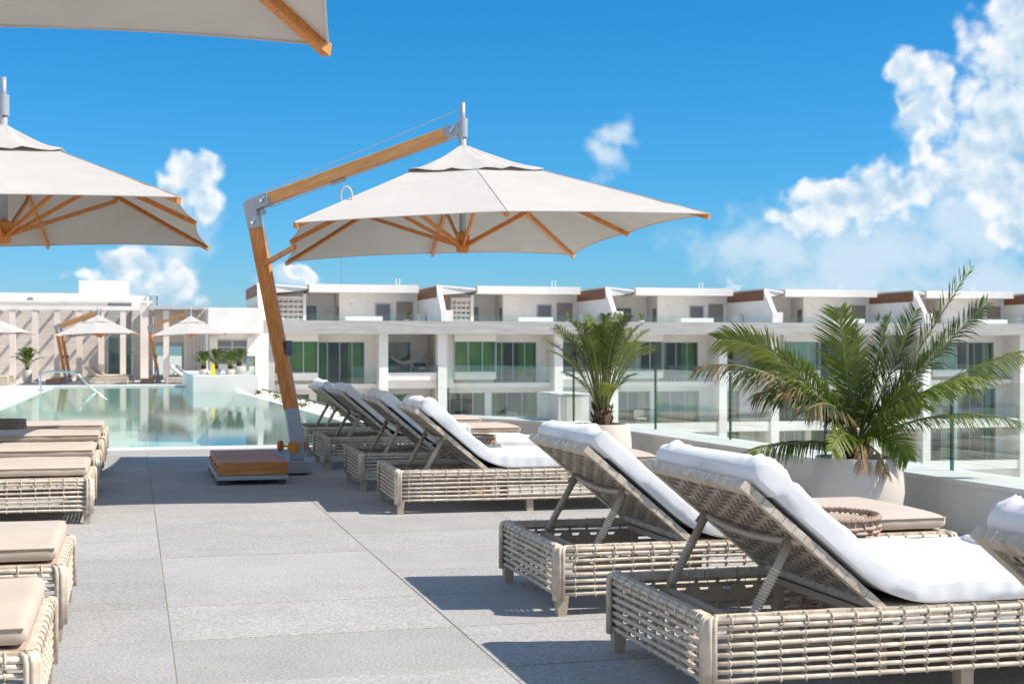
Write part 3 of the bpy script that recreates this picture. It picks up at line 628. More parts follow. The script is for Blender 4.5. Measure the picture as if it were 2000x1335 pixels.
# roof walls
ppart('roof_parapet', MB().box(-12, -2.8, PY + 4.4, PY + 12, 3.3, 4.0), 'white_render')
ppart('roof_parapet', MB().box(-12, 1.0, PY + 4.02, PY + 4.38, 3.502, 3.62), 'white_render')
ppart('stair_tower', MB().box(-2.78, -0.22, PY + 5.2, PY + 9, 3.2, 4.72), 'white_render')
ppart('roof_parapet', MB().box(-0.2, 0.62, PY + 6.0, PY + 10, 3.2, 3.95), 'white_render')
ppart('roof_deck', MB().box(-12, 6.3, PY + 4.4, PY + 14, 3.0, 3.3), 'white_render')
ppart('louvre_vent', MB().box(-5.28, -5.02, PY + 4.30, PY + 4.39, 3.0, 3.75), 'louvre')
lv = MB()
for i in range(9): lv.box(-5.26, -5.04, PY + 4.0 + 0.25, PY + 4.30, 3.04 + i * 0.078, 3.08 + i * 0.078)
ppart('louvre_blade', lv, 'grey_metal')
vt = thing('roof_ventilator', 'round steel ventilator drum on the pavilion roof', 'vent', (0.98, PY + 6, 3.3))
obj('drum', MB().lathe([(0.32, 0.1), (0.32, 0.62), (0.28, 0.64)], 28), 'steel', vt, smooth=False); obj('flange', MB().lathe([(0.45, 0.0), (0.45, 0.06), (0.34, 0.12), (0.33, 0.12)], 28), 'steel', vt)
# entrance bay with canopy, then the white block joining the apartments
ppart('entrance_canopy', MB().box(0.76, 3.5, PY - 0.2, PY + 3.6, 3.08, 3.26), 'canopy_metal')
ppart('entrance_wall', MB().box(2.55, 3.55, PY + 1.6, PY + 4.4, DZ, 3.078), 'white_render')
ppart('entrance_wall', MB().box(1.05, 2.548, PY + 2.9, PY + 4.4, 1.45, 3.078), 'cream_render')
gd = ppart('glass_door', MB().box(1.06, 1.14, PY + 2.9, PY + 3.0, DZ, 1.448).box(2.46, 2.54, PY + 2.9, PY + 3.0, DZ, 1.448).box(1.14, 2.46, PY + 2.9, PY + 3.0, 1.22, 1.448).box(1.77, 1.83, PY + 2.9, PY + 3.0, DZ, 1.22), 'glass_frame')
ppart('door_pane', MB().box(1.14, 1.77, PY + 2.94, PY + 2.96, DZ, 1.22), 'window_glass', gd); ppart('door_pane', MB().box(1.83, 2.46, PY + 2.94, PY + 2.96, DZ, 1.22), 'window_glass', gd)
for x in (2.65, 2.85, 3.05, 3.25): ppart('timber_pole', MB().tube([(x, PY + 1.5, DZ), (x, PY + 1.5, 3.07)], 0.04, 8), 'cream_render')
ppart('end_block', MB().box(3.62, 6.35, 73.0, 86, 1.88, 3.16), 'white_render')
ppart('end_block_wall', MB().box(3.62, 6.75, 74.6, 86, -9, 1.878), 'white_render')
ppart('return_wall', MB().box(3.55, 3.62, 73.4, 76, DZ, 3.0), 'white_render')
wf = ppart('wall_window', MB().box(4.15, 5.65, 74.53, 74.6, 0.3, 1.55), 'glass_frame')
for x0, x1, z0, z1 in ((4.2, 4.85, 0.35, 1.15), (4.95, 5.6, 0.35, 1.15), (4.2, 4.85, 1.22, 1.5), (4.95, 5.6, 1.22, 1.5)): ppart('window_pane', MB().box(x0, x1, 74.515, 74.528, z0, z1), 'door_grey', wf)
ppart('window_surround', MB().box(3.75, 4.149, 74.45, 74.6, -0.2, 1.7).box(5.651, 6.05, 74.45, 74.6, -0.2, 1.7), 'white_render')
# raised white planter platform running into the water
pl = thing('raised_planter', 'white rendered planter platform standing at the water edge by the far loungers', 'planter', (2.5, 41.2, -0.7))
obj('planter_body', MB().box(-0.87, 0.93, 0, 9.0, -2.5, 1.09), 'white_render', pl); obj('planter_top', MB().box(-0.85, 0.91, 0.02, 8.98, 1.092, 1.10), 'coping', pl)
pg = thing('planter_rail', 'short glass rail round the white planter platform', 'balustrade', (2.5, 41.2, 0.40))
obj('rail_pane', MB().box(-0.2, 0.86, 3.0, 3.012, 0, 0.55), 'rail_glass', pg); obj('rail_pane', MB().box(0.848, 0.86, 0.15, 2.99, 0, 0.55), 'rail_glass', pg); obj('rail_end', MB().box(0.845, 0.863, 0.12, 0.148, 0, 0.555), 'rail_edge', pg)

# ------------------------------------------------------------------ sun loungers
LL, LW = 2.08, 1.04
def cane(p, q, r, seed, n=10, m=7):
    rr = random.Random(seed); p = Vector(p); q = Vector(q); pts = []
    for i in range(n + 1):
        u = i / n; w = p.lerp(q, u); a = 0.0016 * math.sin(u * 9 + seed) + rr.uniform(-0.0008, 0.0008); pts.append(w + Vector((0, 0, a)))
    return MB().tube(pts, r, m)
def wrapped_bar(p, q, w, h, seg, up=(0, 0, 1), gap=0.0022):
    """a bar wound with flat strip: short sleeves with open joints over a core"""
    p = Vector(p); q = Vector(q); L = (q - p).length; d = (q - p) / L; n = max(1, round(L / seg)); mb = MB()
    for i in range(n):
        a = p + d * (L * i / n + gap / 2); b = p + d * (L * (i + 1) / n - gap / 2); k = 1 + 0.03 * math.sin(i * 2.3)
        mb.bar(a, b, w * k, h * k, up)
    return mb
CANE_Z = [0.100, 0.131, 0.162, 0.193, 0.224, 0.255]
LPARTS = []          # (name, mesh, material, stuff, class)
def lp(name, mb, m, smooth=False, stuff=False, cls='frame'):
    LPARTS.append((name, mb.mesh(name, smooth), m, stuff, cls))
def build_lounger():
    sd = 0
    for (y, sg) in ((0.012, 1), (LW - 0.012, -1)):                   # long sides
        for z in CANE_Z + [0.283, 0.306]:
            sd += 1; lp('cane', cane((0.03, y, z), (LL - 0.03, y, z), 0.0088 if z < 0.27 else 0.0105, sd, 14), 'wicker', True)
        ties = MB(); nn = 22
        for i in range(1, nn):
            x = LL * i / nn; ties.tube([(x, y + sg * 0.014, 0.092), (x, y + sg * 0.014, 0.300)], 0.0062, 5)
            for z in CANE_Z + [0.283]: ties.ring((x + 0.0015 * math.sin(i * 3 + z * 90), y + sg * 0.004, z), (1, 0.25 * math.sin(i + z * 70), 0.2), 0.0125, 0.0036, 8, 4)
            ties.ring((x, y + sg * 0.012, 0.298), (1, 0.1, 0), 0.028, 0.0034, 10, 4)
        lp('binding', ties, 'wicker', True, True)
        lp('top_rail', wrapped_bar((0.05, y + sg * 0.028, 0.308), (LL - 0.05, y + sg * 0.028, 0.308), 0.030, 0.032, 0.07), 'wicker')
    for (x, sg) in ((0.012, 1), (LL - 0.012, -1)):                   # head and foot ends
        for z in CANE_Z + [0.283, 0.306]:
            sd += 1; lp('cane', cane((x, 0.03, z), (x, LW - 0.03, z), 0.0088 if z < 0.27 else 0.0105, sd, 8), 'wicker', True)
        ties = MB(); nn = 11
        for i in range(1, nn):
            y = LW * i / nn; ties.tube([(x + sg * 0.014, y, 0.092), (x + sg * 0.014, y, 0.300)], 0.0062, 5)
            for z in CANE_Z + [0.283]: ties.ring((x + sg * 0.004, y, z), (0.2 * math.sin(i + z * 80), 1, 0.2), 0.0125, 0.0036, 8, 4)
            ties.ring((x + sg * 0.012, y, 0.298), (0, 1, 0.1), 0.028, 0.0034, 10, 4)
        lp('binding', ties, 'wicker', True, True)
        lp('top_rail', wrapped_bar((x + sg * 0.016, 0.05, 0.309), (x + sg * 0.016, LW - 0.05, 0.309), 0.030, 0.032, 0.07), 'wicker')
    for x in (0.0, LL):
        for y in (0.0, LW):
            sx = 1 if x == 0 else -1; sy = 1 if y == 0 else -1; c = MB()
            for dx, dy in ((0.012, -0.002), (0.030, -0.002), (-0.002, 0.012), (-0.002, 0.030), (0.006, 0.006)):
                px, py = x + sx * dx, y + sy * dy; c.tube([(px, py, 0.075), (px, py, 0.290), (px + sx * 0.004, py + sy * 0.004, 0.312), (px + sx * 0.020, py + sy * 0.020, 0.324)], [0.0105, 0.0105, 0.010, 0.006], 7)
            lp('corner_post', c, 'wicker', True)
            lp('leg', MB().add([(x + sx * a, y + sy * b, z) for z, e in ((0, 0.008), (0.10, 0.0)) for a, b in ((0.004 + e, 0.004 + e), (0.062 - e, 0.004 + e), (0.062 - e, 0.062 - e), (0.004 + e, 0.062 - e))],
                               [(0, 3, 2, 1), (4, 5, 6, 7), (0, 1, 5, 4), (1, 2, 6, 5), (2, 3, 7, 6), (3, 0, 4, 7)]), 'frame_metal')
    for y in (0.03, LW - 0.09): lp('leg', MB().box(1.0, 1.05, y, y + 0.06, 0, 0.10), 'frame_metal')
    for y0, y1 in ((0.055, 0.075), (LW - 0.075, LW - 0.055)):        # ratchet rails
        poly = [(0.10, 0.195), (0.10, 0.225), (0.13, 0.262)]
        for i in range(5): xx = 0.17 + i * 0.10; poly += [(xx, 0.262), (xx + 0.012, 0.232), (xx + 0.035, 0.228), (xx + 0.058, 0.262)]
        poly += [(0.74, 0.262), (0.74, 0.195)]
        lp('ratchet_rail', MB().prism(poly, y0, y1), 'frame_metal')
    lp('cross_beam', MB().box(0.695, 0.72, 0.05, LW - 0.05, 0.262, 0.29), 'frame_metal')
    lp('inner_post', MB().box(0.70, 0.73, LW - 0.12, LW - 0.08, 0.08, 0.29).box(0.70, 0.73, 0.08, 0.12, 0.08, 0.29), 'frame_metal')
    lp('seat_panel', MB().box(0.70, LL - 0.035, 0.045, LW - 0.045, 0.305, 0.327), 'strap')
    # back rest
    H0 = Vector((0.69, 0, 0.318)); T0 = Vector((0.185, 0, 0.745)); D = (T0 - H0).normalized(); N = Vector((-D.z, 0, D.x)) * -1; BL = (T0 - H0).length
    y0, y1 = 0.055, LW - 0.055
    def bp(s, y, n=0.0): return H0 + D * s + Vector((0, y, 0)) + N * n
    up = tuple(N)
    for y in (y0, y1): lp('back_side_bar', wrapped_bar(bp(-0.02, y), bp(BL, y), 0.045, 0.030, 0.052, up), 'wicker', cls='back')
    lp('back_top_bar', wrapped_bar(bp(BL + 0.022, y0 - 0.022), bp(BL + 0.022, y1 + 0.022), 0.045, 0.032, 0.052, up), 'wicker', cls='back')
    lp('back_core', MB().bar(bp(0.0, y0), bp(BL, y0), 0.036, 0.020, up).bar(bp(0.0, y1), bp(BL, y1), 0.036, 0.020, up).bar(bp(BL + 0.022, y0), bp(BL + 0.022, y1), 0.030, 0.018, up), 'wicker_core', cls='back')
    tb = MB(); n = 44
    for i in range(n):
        y = y0 + 0.02 + (y1 - y0 - 0.04) * i / n; w = (y1 - y0 - 0.04) / n
        tb.tube([bp(0.015, y + 0.001), bp(0.015, y + w * 0.5), bp(0.015, y + w - 0.001)], [0.021, 0.0235, 0.021], 8)
    lp('hinge_bar', tb, 'wicker', True, cls='back')
    ns, nl = 17, 20                                                   # cross straps / long straps, woven two over two under
    s_a, s_b = 0.052, BL - 0.006; pw = (s_b - s_a) / ns; pl_ = (y1 - y0 - 0.05) / nl; amp = 0.0040
    def strap(pts, wdir, width):
        vs = []; fs = []; wv = Vector(wdir).normalized() * width / 2; th = 0.0014; n_ = len(pts) - 1
        for c in pts: vs += [c - wv + N * th, c + wv + N * th, c + wv - N * th, c - wv - N * th]
        for i in range(n_):
            for j in range(4): fs.append((4 * i + j, 4 * i + (j + 1) % 4, 4 * i + 4 + (j + 1) % 4, 4 * i + 4 + j))
        fs += [(3, 2, 1, 0), (4 * n_, 4 * n_ + 1, 4 * n_ + 2, 4 * n_ + 3)]
        return MB().add(vs, fs)
    sy = [y0 + 0.025 + pl_ * (j + 0.5) for j in range(nl)]; sx_ = [s_a + pw * (i + 0.5) for i in range(ns)]
    def over(i, j): return 1 if (i * 2 + j) % 4 < 2 else -1
    for i in range(ns):
        lp('cross_strap', strap([bp(sx_[i], y0)] + [bp(sx_[i], sy[j], amp * over(i, j)) for j in range(nl)] + [bp(sx_[i], y1)], D, pw * 0.63), 'strap', cls='back')
    for j in range(nl):
        lp('long_strap', strap([bp(0.01, sy[j])] + [bp(sx_[i], sy[j], -amp * over(i, j)) for i in range(ns)] + [bp(BL + 0.01, sy[j])], (0, 1, 0), pl_ * 0.42), 'strap', cls='back')
    lp('weave_gap_shade', MB().bar(bp(0.03, (y0 + y1) / 2, 0.0125), bp(BL, (y0 + y1) / 2, 0.0125), y1 - y0 - 0.03, 0.003, up), 'wicker_core', cls='back')  # dark sheet added behind the straps, standing in for shade in their gaps
    # prop that holds the back rest up
    cb = [(0.385, y0 + 0.02 + (y1 - y0 - 0.04) * u, 0.572 - 0.028 * math.sin(math.pi * u) - 0.012) for u in [i / 12 for i in range(13)]]
    lp('brace_bar', MB().tube(cb, 0.014, 8), 'frame_metal', True, cls='back')
    for y in (y0 + 0.075, y1 - 0.075):
        lp('prop_arm', MB().tube([(0.375, y, 0.555), (0.215, y, 0.268)], 0.0165, 10), 'frame_metal', True, cls='back')
        wr = MB()
        for i in range(16):
            u = 0.35 + 0.6 * i / 16; wr.ring(Vector((0.375, y, 0.555)).lerp(Vector((0.215, y, 0.268)), u), (-0.16, 0, -0.287), 0.0165, 0.0045, 10, 4)
        lp('prop_wrap', wr, 'wicker', True, True, cls='back')
        lp('pivot_plate', MB().bar((0.40, y + 0.022, 0.575), (0.355, y + 0.022, 0.52), 0.004, 0.045), 'frame_metal', cls='back')
    lp('prop_bar', MB().tube([(0.215, 0.06, 0.258), (0.215, LW - 0.06, 0.258)], 0.0165, 10), 'frame_metal', True, cls='back')
build_lounger()
def lounger(x, y, label, group, z=0.0, rz=0.0):
    t = thing('sun_lounger', label, 'sun lounger', (x, y, z), group, rz); t.rotation_euler = (0, 0, rz)
    for (n, me, m, st, cls) in LPARTS:
        o = link(n, me, m, t)
        if st: o['kind'] = 'stuff'
    return t
# simplified joined lounger for the far terrace
def joined(parts, name):
    mb = MB()
    for (n, me, m, st, cls) in parts: mb.add([v.co for v in me.vertices], [tuple(p.vertices) for p in me.polygons])
    return mb.mesh(name, False)
FAR_PARTS = None
def far_lounger(x, y, z, label, group):
    global FAR_PARTS
    if FAR_PARTS is None:
        FAR_PARTS = [('cane_frame', joined([p for p in LPARTS if p[0] in ('cane', 'top_rail', 'corner_post', 'leg')], 'cane_frame'), 'wicker'),
                     ('woven_back', joined([p for p in LPARTS if p[0] in ('back_side_bar', 'back_top_bar', 'cross_strap')], 'woven_back'), 'strap'),
                     ('prop', joined([p for p in LPARTS if p[0] in ('prop_arm', 'prop_bar')], 'prop'), 'frame_metal')]
    t = thing('sun_lounger', label, 'sun lounger', (x, y, z), group)
    for n, me, m in FAR_PARTS: link(n, me, m, t)
    return t
# cushions and towels follow seat and back rest
def bed_path(flat=False):
    hinge = Vector((0.70, 0.333)); foot = Vector((LL - 0.03, 0.333)); D = Vector((0.185 - 0.69, 0.745 - 0.318)).normalized(); n = Vector((D.y, -D.x))
    a0 = hinge + n * 0.022 + D * 0.02; top = a0 + D * 0.655
    c = hinge + Vector((0.045, 0.0)); p_in = c + Vector((0.16, 0)); p_out = a0 + D * 0.12
    pts = []
    L = (foot - p_in).length; k = int(L / 0.03)
    pts += [foot.lerp(p_in, i / k) for i in range(k)]
    for i in range(10):
        u = i / 10; pts.append(p_in * (1 - u) ** 2 + c * 2 * u * (1 - u) + p_out * u * u)
    L = (top - p_out).length; k = int(L / 0.03); pts += [p_out.lerp(top, i / k) for i in range(k + 1)]
    # fine stations at both ends for the rounding
    def fine(a, b): return [a.lerp(b, u) for u in (0.0, 0.06, 0.14, 0.25, 0.4, 0.6, 0.8)]
    pts = fine(pts[0], pts[2]) + pts[2:-3] + list(reversed(fine(pts[-1], pts[-3])))
    return pts
def loft(pts, w, th, e=0.28, off=0.0, a0=None, a1=None, na=40, s_from=0.0, fn=None, caps=True, dip=0.0):
    """rounded slab swept along a path in the x-z plane, centred on y = LW/2"""
    n = len(pts); S_ = [0.0]
    for i in range(1, n): S_.append(S_[-1] + (pts[i] - pts[i - 1]).length)
    T = S_[-1]; mb = MB(); rings = 0; closed = a0 is None
    for i in range(n):
        if S_[i] < s_from: continue
        t = (pts[min(i + 1, n - 1)] - pts[max(i - 1, 0)]).normalized(); nv = Vector((t.y, -t.x))
        k = 1.0
        for d in (S_[i], T - S_[i]):
            r = th * 0.5
            if d < r: k = min(k, math.sqrt(max(0.0, 1 - (1 - d / r) ** 2)) * 0.97 + 0.03)
        for j in range(na + (0 if closed else 1)):
            a = 2 * math.pi * j / na if closed else a0 + (a1 - a0) * j / na
            ca, sa = math.cos(a), math.sin(a)
            cy = math.copysign(abs(ca) ** e, ca); cz = math.copysign(abs(sa) ** e, sa)
            y = (w / 2 + off - (1 - k) * 0.02) * cy; h = th / 2 + (th / 2 + off) * k * cz
            if fn: dy, dh, ds = fn(S_[i], T, y, h, a)
            else: dy = dh = ds = 0.0
            p = pts[i] + nv * (h + dh) + t * ds
            mb.v.append((p.x, LW / 2 + y + dy, p.y))
        rings += 1
    m_ = na if closed else na + 1
    for i in range(rings - 1):
        for j in range(na):
            a = i * m_ + j; b = i * m_ + (j + 1) % m_; mb.f.append((a, b, b + m_, a + m_))
    if closed:
        mb.f.append(tuple(range(m_))); mb.f.append(tuple(reversed(range((rings - 1) * m_, rings * m_))))
    elif caps:
        e0 = (rings - 1) * m_; mb.f.append(tuple(range(e0, e0 + m_)))
    return mb
BP = bed_path()
BPF = []
for i_ in range(len(BP) - 1): BPF += [BP[i_].lerp(BP[i_ + 1], k_ / 3) for k_ in range(3)] if (BP[i_ + 1] - BP[i_]).length > 0.02 else [BP[i_]]
BPF.append(BP[-1])
def nz(x, y, z, s=1.0): return noise.noise(Vector((x, y, z)) * s)
def cushion_mesh(seed):
    def fn(s, T, y, h, a):
        d = 0.004 * nz(s * 3, y * 3, seed) + 0.002 * nz(s * 11, y * 9, seed)
        crown = 0.010 * (1 - (2 * y / 0.94) ** 2) if h > 0.05 else 0
        return (0.004 * nz(s * 6, 3, seed + h * 9), d + crown, 0)
    return loft(BP, 0.955, 0.074, e=0.24, fn=fn)
CUSH = [cushion_mesh(s).mesh('cushion', True) for s in (1.3, 5.1, 9.7)]
def piping_mesh():
    mb = MB(); pts = BP[2:-2]
    for sy in (-1, 1):
        path = []
        for i, p in enumerate(pts):
            t = (pts[min(i + 1, len(pts) - 1)] - pts[max(i - 1, 0)]).normalized(); nv = Vector((t.y, -t.x)); q = p + nv * 0.060
            path.append((q.x, LW / 2 + sy * 0.479, q.y))
        mb.tube(path, 0.004, 5)
    return mb.mesh('piping', True)
PIPE = piping_mesh()
def cushion(x, y, label, group, i=0, z=0.0, rz=0.0):
    o = thing('lounger_cushion', label, 'cushion', (x, y, z), group, rz); link('pad', CUSH[i % 3], 'cushion', o); link('piping', PIPE, 'cushion', o); return o
def towel(x, y, label, group, seed, start, z=0.0, rz=0.0):
    def fn(s, T, y_, h, a):
        u = s - (T - 0.82)                                            # position relative to the bend
        bend = math.exp(-(u / 0.16) ** 2); top = math.exp(-((T - s) / 0.14) ** 2)
        side = max(0.0, abs(y_) - 0.40) / 0.08
        f1 = nz(s * 4.2, y_ * 2.0, seed); f2 = nz(s * 9 + y_ * 7, y_ * 3.5, seed + 4); f3 = nz(s * 26, y_ * 22, seed + 9)
        fold = abs(nz(s * 3.0 - y_ * 5.5, y_ * 1.5 + s * 2.0, seed + 20))
        c1 = max(0.0, 1 - abs(nz(s * 2.2 - y_ * 3.6, y_ * 1.0 + s * 1.4, seed + 20)) * 8); c2 = max(0.0, 1 - abs(nz(s * 3.8 + y_ * 4.4, y_ * 2.0, seed + 33)) * 8); c3 = max(0.0, 1 - abs(nz(s * 1.2, y_ * 7.0 + s * 0.9, seed + 55)) * 8)
        d = 0.004 * f1 + 0.004 * f2 + 0.0020 * f3 + (0.012 * c1 ** 1.5 + 0.008 * c2 ** 1.5 + 0.009 * c3 ** 1.5) * (0.6 + 0.8 * bend + 0.8 * top)
        ed = min(1.0, max(0.0, abs(y_) - 0.30) / 0.15); d += 0.003 * ed * nz(s * 11, 5.0 * math.copysign(1, y_), seed + 41)
        dy = (0.008 * nz(s * 7, h * 6, seed + 2) + 0.007 * nz(s * 13, 0, seed + 8) + 0.006) * min(1, side) * math.copysign(1, y_)
        if math.sin(a) < 0:
            low = (0.010 * nz(s * 4.5, 1.7 * math.copysign(1, y_), seed + 11) - 0.004) if T - s > 0.09 else 0.0
            if T - s > 0.09 and h + low < 0.004: low = 0.004 - h
            d = 0.0
        else: low = 0.0
        return dy, d + low, 0.016 if T - s < 0.05 else 0.0
    mb = loft(BPF, 0.955, 0.074, e=0.20, off=0.010, a0=R(-90), a1=R(270), na=128, s_from=start, fn=fn)
    o = obj('towel', mb, 'towel', None, smooth=True, loc=(x, y, z), rot=(0, 0, rz))
    sm = o.modifiers.new('thick', 'SOLIDIFY'); sm.thickness = 0.007; sm.offset = 1
    return tag(o, label, 'towel', group)
XR = 1.885
G_L = 'woven sun loungers with raised backs on the right of the walkway'; G_T = 'white towels spread over the loungers'; G_C = 'beige lounger cushions'
RIGHT = [
    (2.27, 0.001, 'sun lounger at the right edge of the picture, nearest of the right-hand row', 'beige cushion of the lounger cut off by the right edge', 'white towel rolled over the lounger back at the right edge', 0.3),
    (4.55, 0.0, 'large foreground sun lounger whose cane side fills the lower right corner', 'beige cushion under the towel of the large foreground lounger', 'white towel on the large foreground lounger below the big potted palm', 0.25),
    (6.33, 0.0, 'sun lounger second from the foreground with its prop and ratchet in full view', 'beige cushion with its bare foot end beside the big palm pot', 'white towel draped over the back of the second foreground lounger', 0.62),
    (10.48, -0.035, 'sun lounger nearest the camera of the far group of four', 'beige cushion on the front lounger of the far group of four', 'white towel on the front lounger of the far group of four', 0.30),
    (12.25, -0.02, 'sun lounger second from the front in the far group of four', 'beige cushion of the second lounger in the far group', 'white towel on the second lounger of the far group', 0.42),
    (14.47, 0.0, 'sun lounger third from the front in the far group, just right of the parasol foot', 'beige cushion of the third lounger in the far group', 'white towel on the third lounger of the far group', 0.55),
    (16.25, 0.0, 'farthest sun lounger of the right-hand row beside the pool edge', 'beige cushion of the farthest right-hand lounger', 'white towel on the farthest right-hand lounger by the pool', 0.9),
]
for i, (y, rz, l1, l2, l3, st) in enumerate(RIGHT):
    x = XR + (0.06 if i == 0 else 0.0)
    lounger(x, y, l1, G_L, rz=rz); cushion(x, y, l2, G_C, i, rz=rz); towel(x, y, l3, G_T, 3.7 * i + 1.1, st, rz=rz)
# second, folded towel at the foot of the large foreground lounger
ft = MB(); nx, ny = 26, 20
for i in range(nx + 1):
    for j in range(ny + 1):
        u, v = i / nx, j / ny; xx = -0.22 + 0.44 * u; yy = -0.36 + 0.72 * v + 0.02 * nz(u * 3, v * 2, 8)
        ft.v.append((xx + 0.10 * (v - 0.5), yy, 0.016 + 0.004 * nz(u * 5, v * 6, 3) - 0.010 * (1 if i in (0, nx) or j in (0, ny) else 0)))
for i in range(nx):
    for j in range(ny): a = i * (ny + 1) + j; ft.f.append((a, a + ny + 1, a + ny + 2, a + 1))
o = obj('folded_towel', ft, 'towel', None, smooth=True, loc=(XR + 1.72, 4.55 + 0.56, 0.428)); sm = o.modifiers.new('thick', 'SOLIDIFY'); sm.thickness = 0.018; sm.offset = -1
tag(o, 'folded white towel lying on the seat of the large foreground lounger', 'towel', G_T)
XL = -0.28 - LL; G_LL = 'cane sun loungers with bare cushions on the left of the walkway'
LEFT = [(4.55, 'sun lounger nearest the camera in the left-hand row, at the lower left corner', 'bare beige cushion nearest the camera in the left-hand row'),
        (6.33, 'second nearest sun lounger of the left-hand row', 'second nearest bare beige cushion of the left-hand row'),
        (10.48, 'third nearest left-hand sun lounger, its cane foot end and side fully lit', 'third nearest bare beige cushion of the left-hand row'),
        (12.25, 'fourth nearest sun lounger of the left-hand row', 'fourth nearest bare beige cushion of the left-hand row'),
        (14.30, 'second farthest sun lounger of the left-hand row', 'second farthest bare beige cushion on the left, partly shaded'),
        (16.05, 'farthest sun lounger of the left-hand row at the pool edge', 'farthest bare beige cushion on the left, against the pool')]
for i, (y, l1, l2) in enumerate(LEFT):
    lounger(XL, y, l1, G_LL); cushion(XL, y, l2, G_C, i + 1)
# far terrace loungers
G_F = 'sun loungers on the terrace beyond the pool'
for (x, y, lab, tw) in ((-2.30, 67.0, 'beige far sun lounger in front of the left pair beyond the pool', 0), (-2.05, 68.9, 'beige far sun lounger behind in the left pair beyond the pool', 0), (1.45, 66.6, 'far sun lounger with grey-white towel, front of the pair by the planter', 1), (1.75, 68.4, 'far sun lounger with grey-white towel, rear of the pair by the planter', 1),
                        (-7.35, 66.0, 'far sun lounger at the left edge of the picture, front one', 0), (-7.25, 68.0, 'far sun lounger at the left edge of the picture, behind the front one', 0)):
    far_lounger(x, y, -0.49, lab, G_F)
    cushion(x, y, lab.replace('sun lounger', 'lounger cushion').replace('with grey-white towel', 'under a towel'), G_C, 1, -0.49)
    if tw: towel(x, y, lab.replace('far sun lounger with grey-white towel', 'white towel on the far lounger'), G_T, x * 3, 0.2, -0.49)

# ------------------------------------------------------------------ wicker side tables
def side_table(x, y, label, r=0.245, h=0.47, m='rattan'):
    t = thing('wicker_side_table', label, 'side table', (x, y, 0), 'round wicker side tables'); nr = 22; n = 56
    body = MB()
    for i in range(nr):
        z = 0.02 + (h - 0.05) * i / (nr - 1); rr = r * (0.90 + 0.10 * (i / nr)); pts = []
        for k in range(n + 1):
            a = 2 * math.pi * k / n; q = rr + 0.007 * (1 if (k // 2 + i) % 2 == 0 else -1); pts.append((q * math.cos(a), q * math.sin(a), z))
        body.tube(pts, 0.0105, 5, False)
    obj('woven_body', body, m, t, smooth=True)
    st = MB()
    for k in range(28):
        a = 2 * math.pi * (k + 0.5) / 28; st.tube([(r * 0.9 * math.cos(a), r * 0.9 * math.sin(a), 0.0), (r * math.cos(a), r * math.sin(a), h)], 0.006, 5)
    obj('stake', st, m, t, stuff=True)
    br = MB()
    for s_ in (0, 1):
        pts = []
        for k in range(121):
            a = 2 * math.pi * k / 120; ph = a * 30 + s_ * math.pi; pts.append(((r + 0.006 * math.cos(ph)) * math.cos(a), (r + 0.006 * math.cos(ph)) * math.sin(a), h + 0.010 + 0.007 * math.sin(ph)))
        br.tube(pts, 0.009, 5, False)
    obj('braided_rim', br, m, t, smooth=True)
    obj('table_top', MB().lathe([(r * 0.96, h - 0.03), (r * 0.96, h - 0.005)], 40), 'strap', t)
    obj('lining', MB().lathe([(r * 0.86, 0.01), (r * 0.93, h - 0.035)], 24), 'wicker_core', t)
    return t
side_table(3.04, 5.95, 'round wicker side table between the two foreground loungers')
side_table(2.74, 11.88, 'round wicker side table among the far group of right-hand loungers')
side_table(-1.32, 15.62, 'dark wicker side table at the left edge between cushions')

# ------------------------------------------------------------------ cantilever parasols
def v2(a): return Vector((math.cos(a), math.sin(a), 0))
AD = v2(R(-29.6)); CX = AD * 1.686; EX = v2(R(-5.1)); EY = v2(R(84.9)); HWX, HWY = 1.62, 2.55
def cpt(x, y, z): return CX + EX * x + EY * y + Vector((0, 0, z + 0.036 * x))
APEX = 3.10
ENDS = [(HWX, 0, 2.285), (HWX, HWY, 2.235), (0, HWY, 2.29), (-HWX, HWY, 2.235), (-HWX, 0, 2.285), (-HWX, -HWY, 2.235), (0, -HWY, 2.29), (HWX, -HWY, 2.235)]
UPARTS = []
def up_(name, mb, m, smooth=False, stuff=False, bevel=0.0, far=True):
    UPARTS.append((name, mb.mesh(name, smooth), m, stuff, bevel, far))
def rib_pt(i, t):
    e = ENDS[i % 8]; return Vector((e[0] * t, e[1] * t, APEX + (e[2] - APEX) * t))
